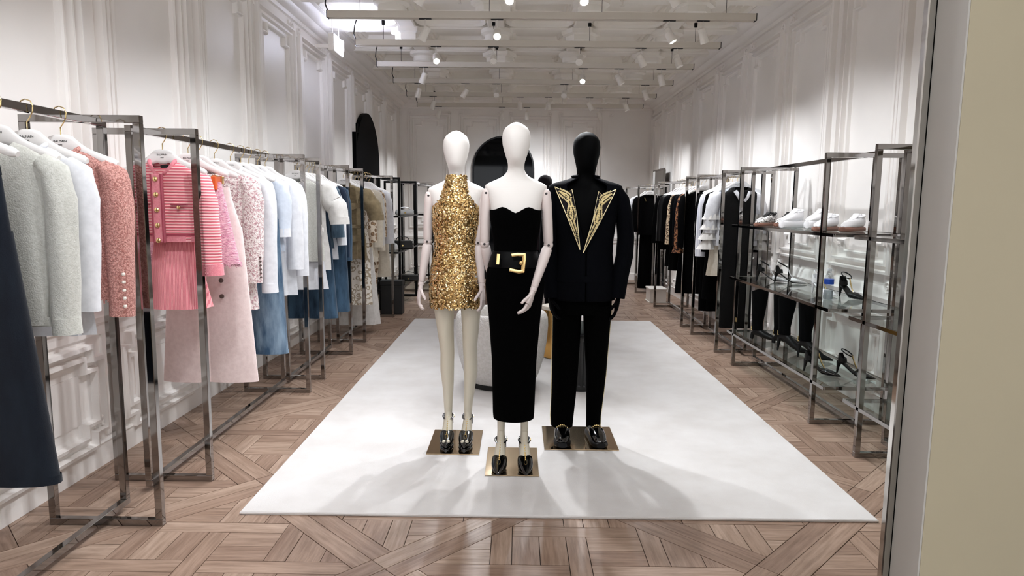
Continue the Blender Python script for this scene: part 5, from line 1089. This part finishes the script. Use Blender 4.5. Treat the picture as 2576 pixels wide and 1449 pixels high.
MB().lathe([(.03,0),(.036,.01),(.036,.06),(.030,.09),(.024,.10)], seg=18).build('body', mat('smoked_glass', (0.35, 0.37, 0.37), 0.1), vs_, 50)
MB().lathe([(.0245,.10),(.0245,.13),(.020,.135)], seg=18).build('stopper', HANGERWHITE, vs_, 50)

# ---- the person behind the mannequins
pr = thing('person', 'dark-haired person in dark clothes standing behind the suit mannequin', 'person', (0.315, 7.70, 0.0145), rz=2.8)
bm_ = MB()
bm_.stack([(1.735,0,.01,.012,.016),(1.72,0,.01,.045,.058),(1.68,0,.008,.072,.090),(1.62,0,.004,.076,.096),(1.56,0,0,.066,.086),(1.515,0,-.006,.045,.066),(1.485,0,.008,.048,.052),(1.45,0,.016,.056,.056),(1.425,0,.016,.10,.066),(1.40,0,.014,.165,.08),(1.35,0,.008,.18,.10),(1.22,0,0,.155,.105),(1.08,0,.004,.135,.095),(0.98,0,.004,.155,.105),(0.88,0,.004,.168,.11),(0.80,0,.004,.16,.10)], 32)
for s in (-1, 1):
    bm_.sweep([(s*.085,.004,.86),(s*.09,.004,.70),(s*.088,0,.48),(s*.088,.012,.36),(s*.085,.012,.12),(s*.085,.01,.06)], [(.082,.092),(.076,.082),(.054,.058),(.054,.06),(.037,.042),(.036,.045)], 18)
    bm_.sweep([(s*.085,.05,.04),(s*.088,-.02,.045),(s*.092,-.12,.032),(s*.094,-.17,.026)], [(.034,.036),(.038,.042),(.044,.028),(.026,.018)], 14)
    bm_.sweep([(s*.155,.012,1.385),(s*.205,.014,1.32),(s*.225,.02,1.12),(s*.23,.0,1.05),(s*.215,-.03,.85)], [(.045,.05),(.048,.052),(.040,.042),(.036,.038),(.024,.026)], 14)
    h_ = Vector((s*.213,-.035,.86)); bm_.sweep([h_, h_+Vector((-s*.004,-.012,-.09))], [(.016,.024),(.016,.036)], 10)
    for k in range(4): bm_.sweep([h_+Vector((-s*.004,-.036+.018*k-.012,-.08)), h_+Vector((-s*.008,-.040+.018*k-.012,-.13)), h_+Vector((-s*.018,-.042+.018*k-.010,-.165+.006*abs(k-1)))], [.0095,.009,.007], 8)
    bm_.sweep([h_+Vector((0,-.03,-.02)), h_+Vector((-s*.004,-.055,-.06)), h_+Vector((-s*.008,-.058,-.095))], [.012,.010,.008], 8)
SKIN = mat('skin', (0.74, 0.58, 0.50), 0.55)
body = bm_.build('body', SKIN, pr, 80); rm = body.modifiers.new('one_surface', 'REMESH'); rm.mode = 'VOXEL'; rm.voxel_size = 0.010; rm.use_smooth_shade = True
MB().sweep([(0,-.094,1.60),(0,-.108,1.585),(0,-.116,1.57),(0,-.098,1.562)], [.006,.009,.013,.008], 10).build('nose', SKIN, pr, 60)
for s in (-1, 1):
    MB().ball((s*.030,-.086,1.612), .011, 10).build('eye', mat('eye_dark', (0.1, 0.08, 0.07), 0.2), pr, 60)
    MB().ball((s*.078,.008,1.60), .026, 10, (.35,.7,1.15)).build('ear', SKIN, pr, 60)
MB().ball((0,-.078,1.535), .02, 10, (1.1,.4,.35)).build('mouth', mat('lips', (0.62, 0.38, 0.36), 0.5), pr, 60)
HAIR = fabric('dark_hair', (0.085, 0.045, 0.075), (0.05, 0.03, 0.045), 30, 0.5, stretch=(1,1,0.2))
MB().stack([(1.752,0,.015,.010,.014),(1.738,0,.015,.050,.062),(1.70,0,.016,.078,.092),(1.65,0,.020,.085,.092),(1.58,0,.036,.084,.078),(1.50,0,.048,.076,.058),(1.44,0,.055,.066,.042)], 32, zf=lambda i, tt: 0).build('hair', HAIR, pr, 80)
PLUM = fabric('dark_plum_knit', (0.10, 0.05, 0.08), (0.075, 0.04, 0.06), 60, 0.2)
MB().stack([(1.445,0,.016,.075,.062),(1.425,0,.016,.112,.074),(1.40,0,.014,.175,.09),(1.35,0,.008,.19,.112),(1.22,0,0,.165,.117),(1.08,0,.004,.147,.107),(0.98,0,.004,.168,.117),(0.90,0,.004,.178,.122)], 32, cap=False).build('sweater', PLUM, pr, 80)
for s in (-1, 1):
    MB().sweep([(s*.15,.012,1.385),(s*.205,.014,1.32),(s*.226,.02,1.12),(s*.231,.0,1.05),(s*.217,-.03,.87)], [(.052,.060),(.058,.062),(.050,.052),(.046,.048),(.034,.036)], 14).build('sleeve', PLUM, pr, 80)
    MB().sweep([(s*.085,.004,.90),(s*.09,.004,.70),(s*.088,0,.48),(s*.088,.012,.30),(s*.086,.012,.07)], [(.092,.110),(.086,.092),(.066,.070),(.064,.070),(.060,.066)], 18).build('trouser_leg', BLACKWOOL, pr, 80)
MB().stack([(0.96,0,.004,.165,.112),(0.86,0,.004,.176,.118),(0.80,0,.004,.17,.108)], 28).build('trouser_top', BLACKWOOL, pr, 80)
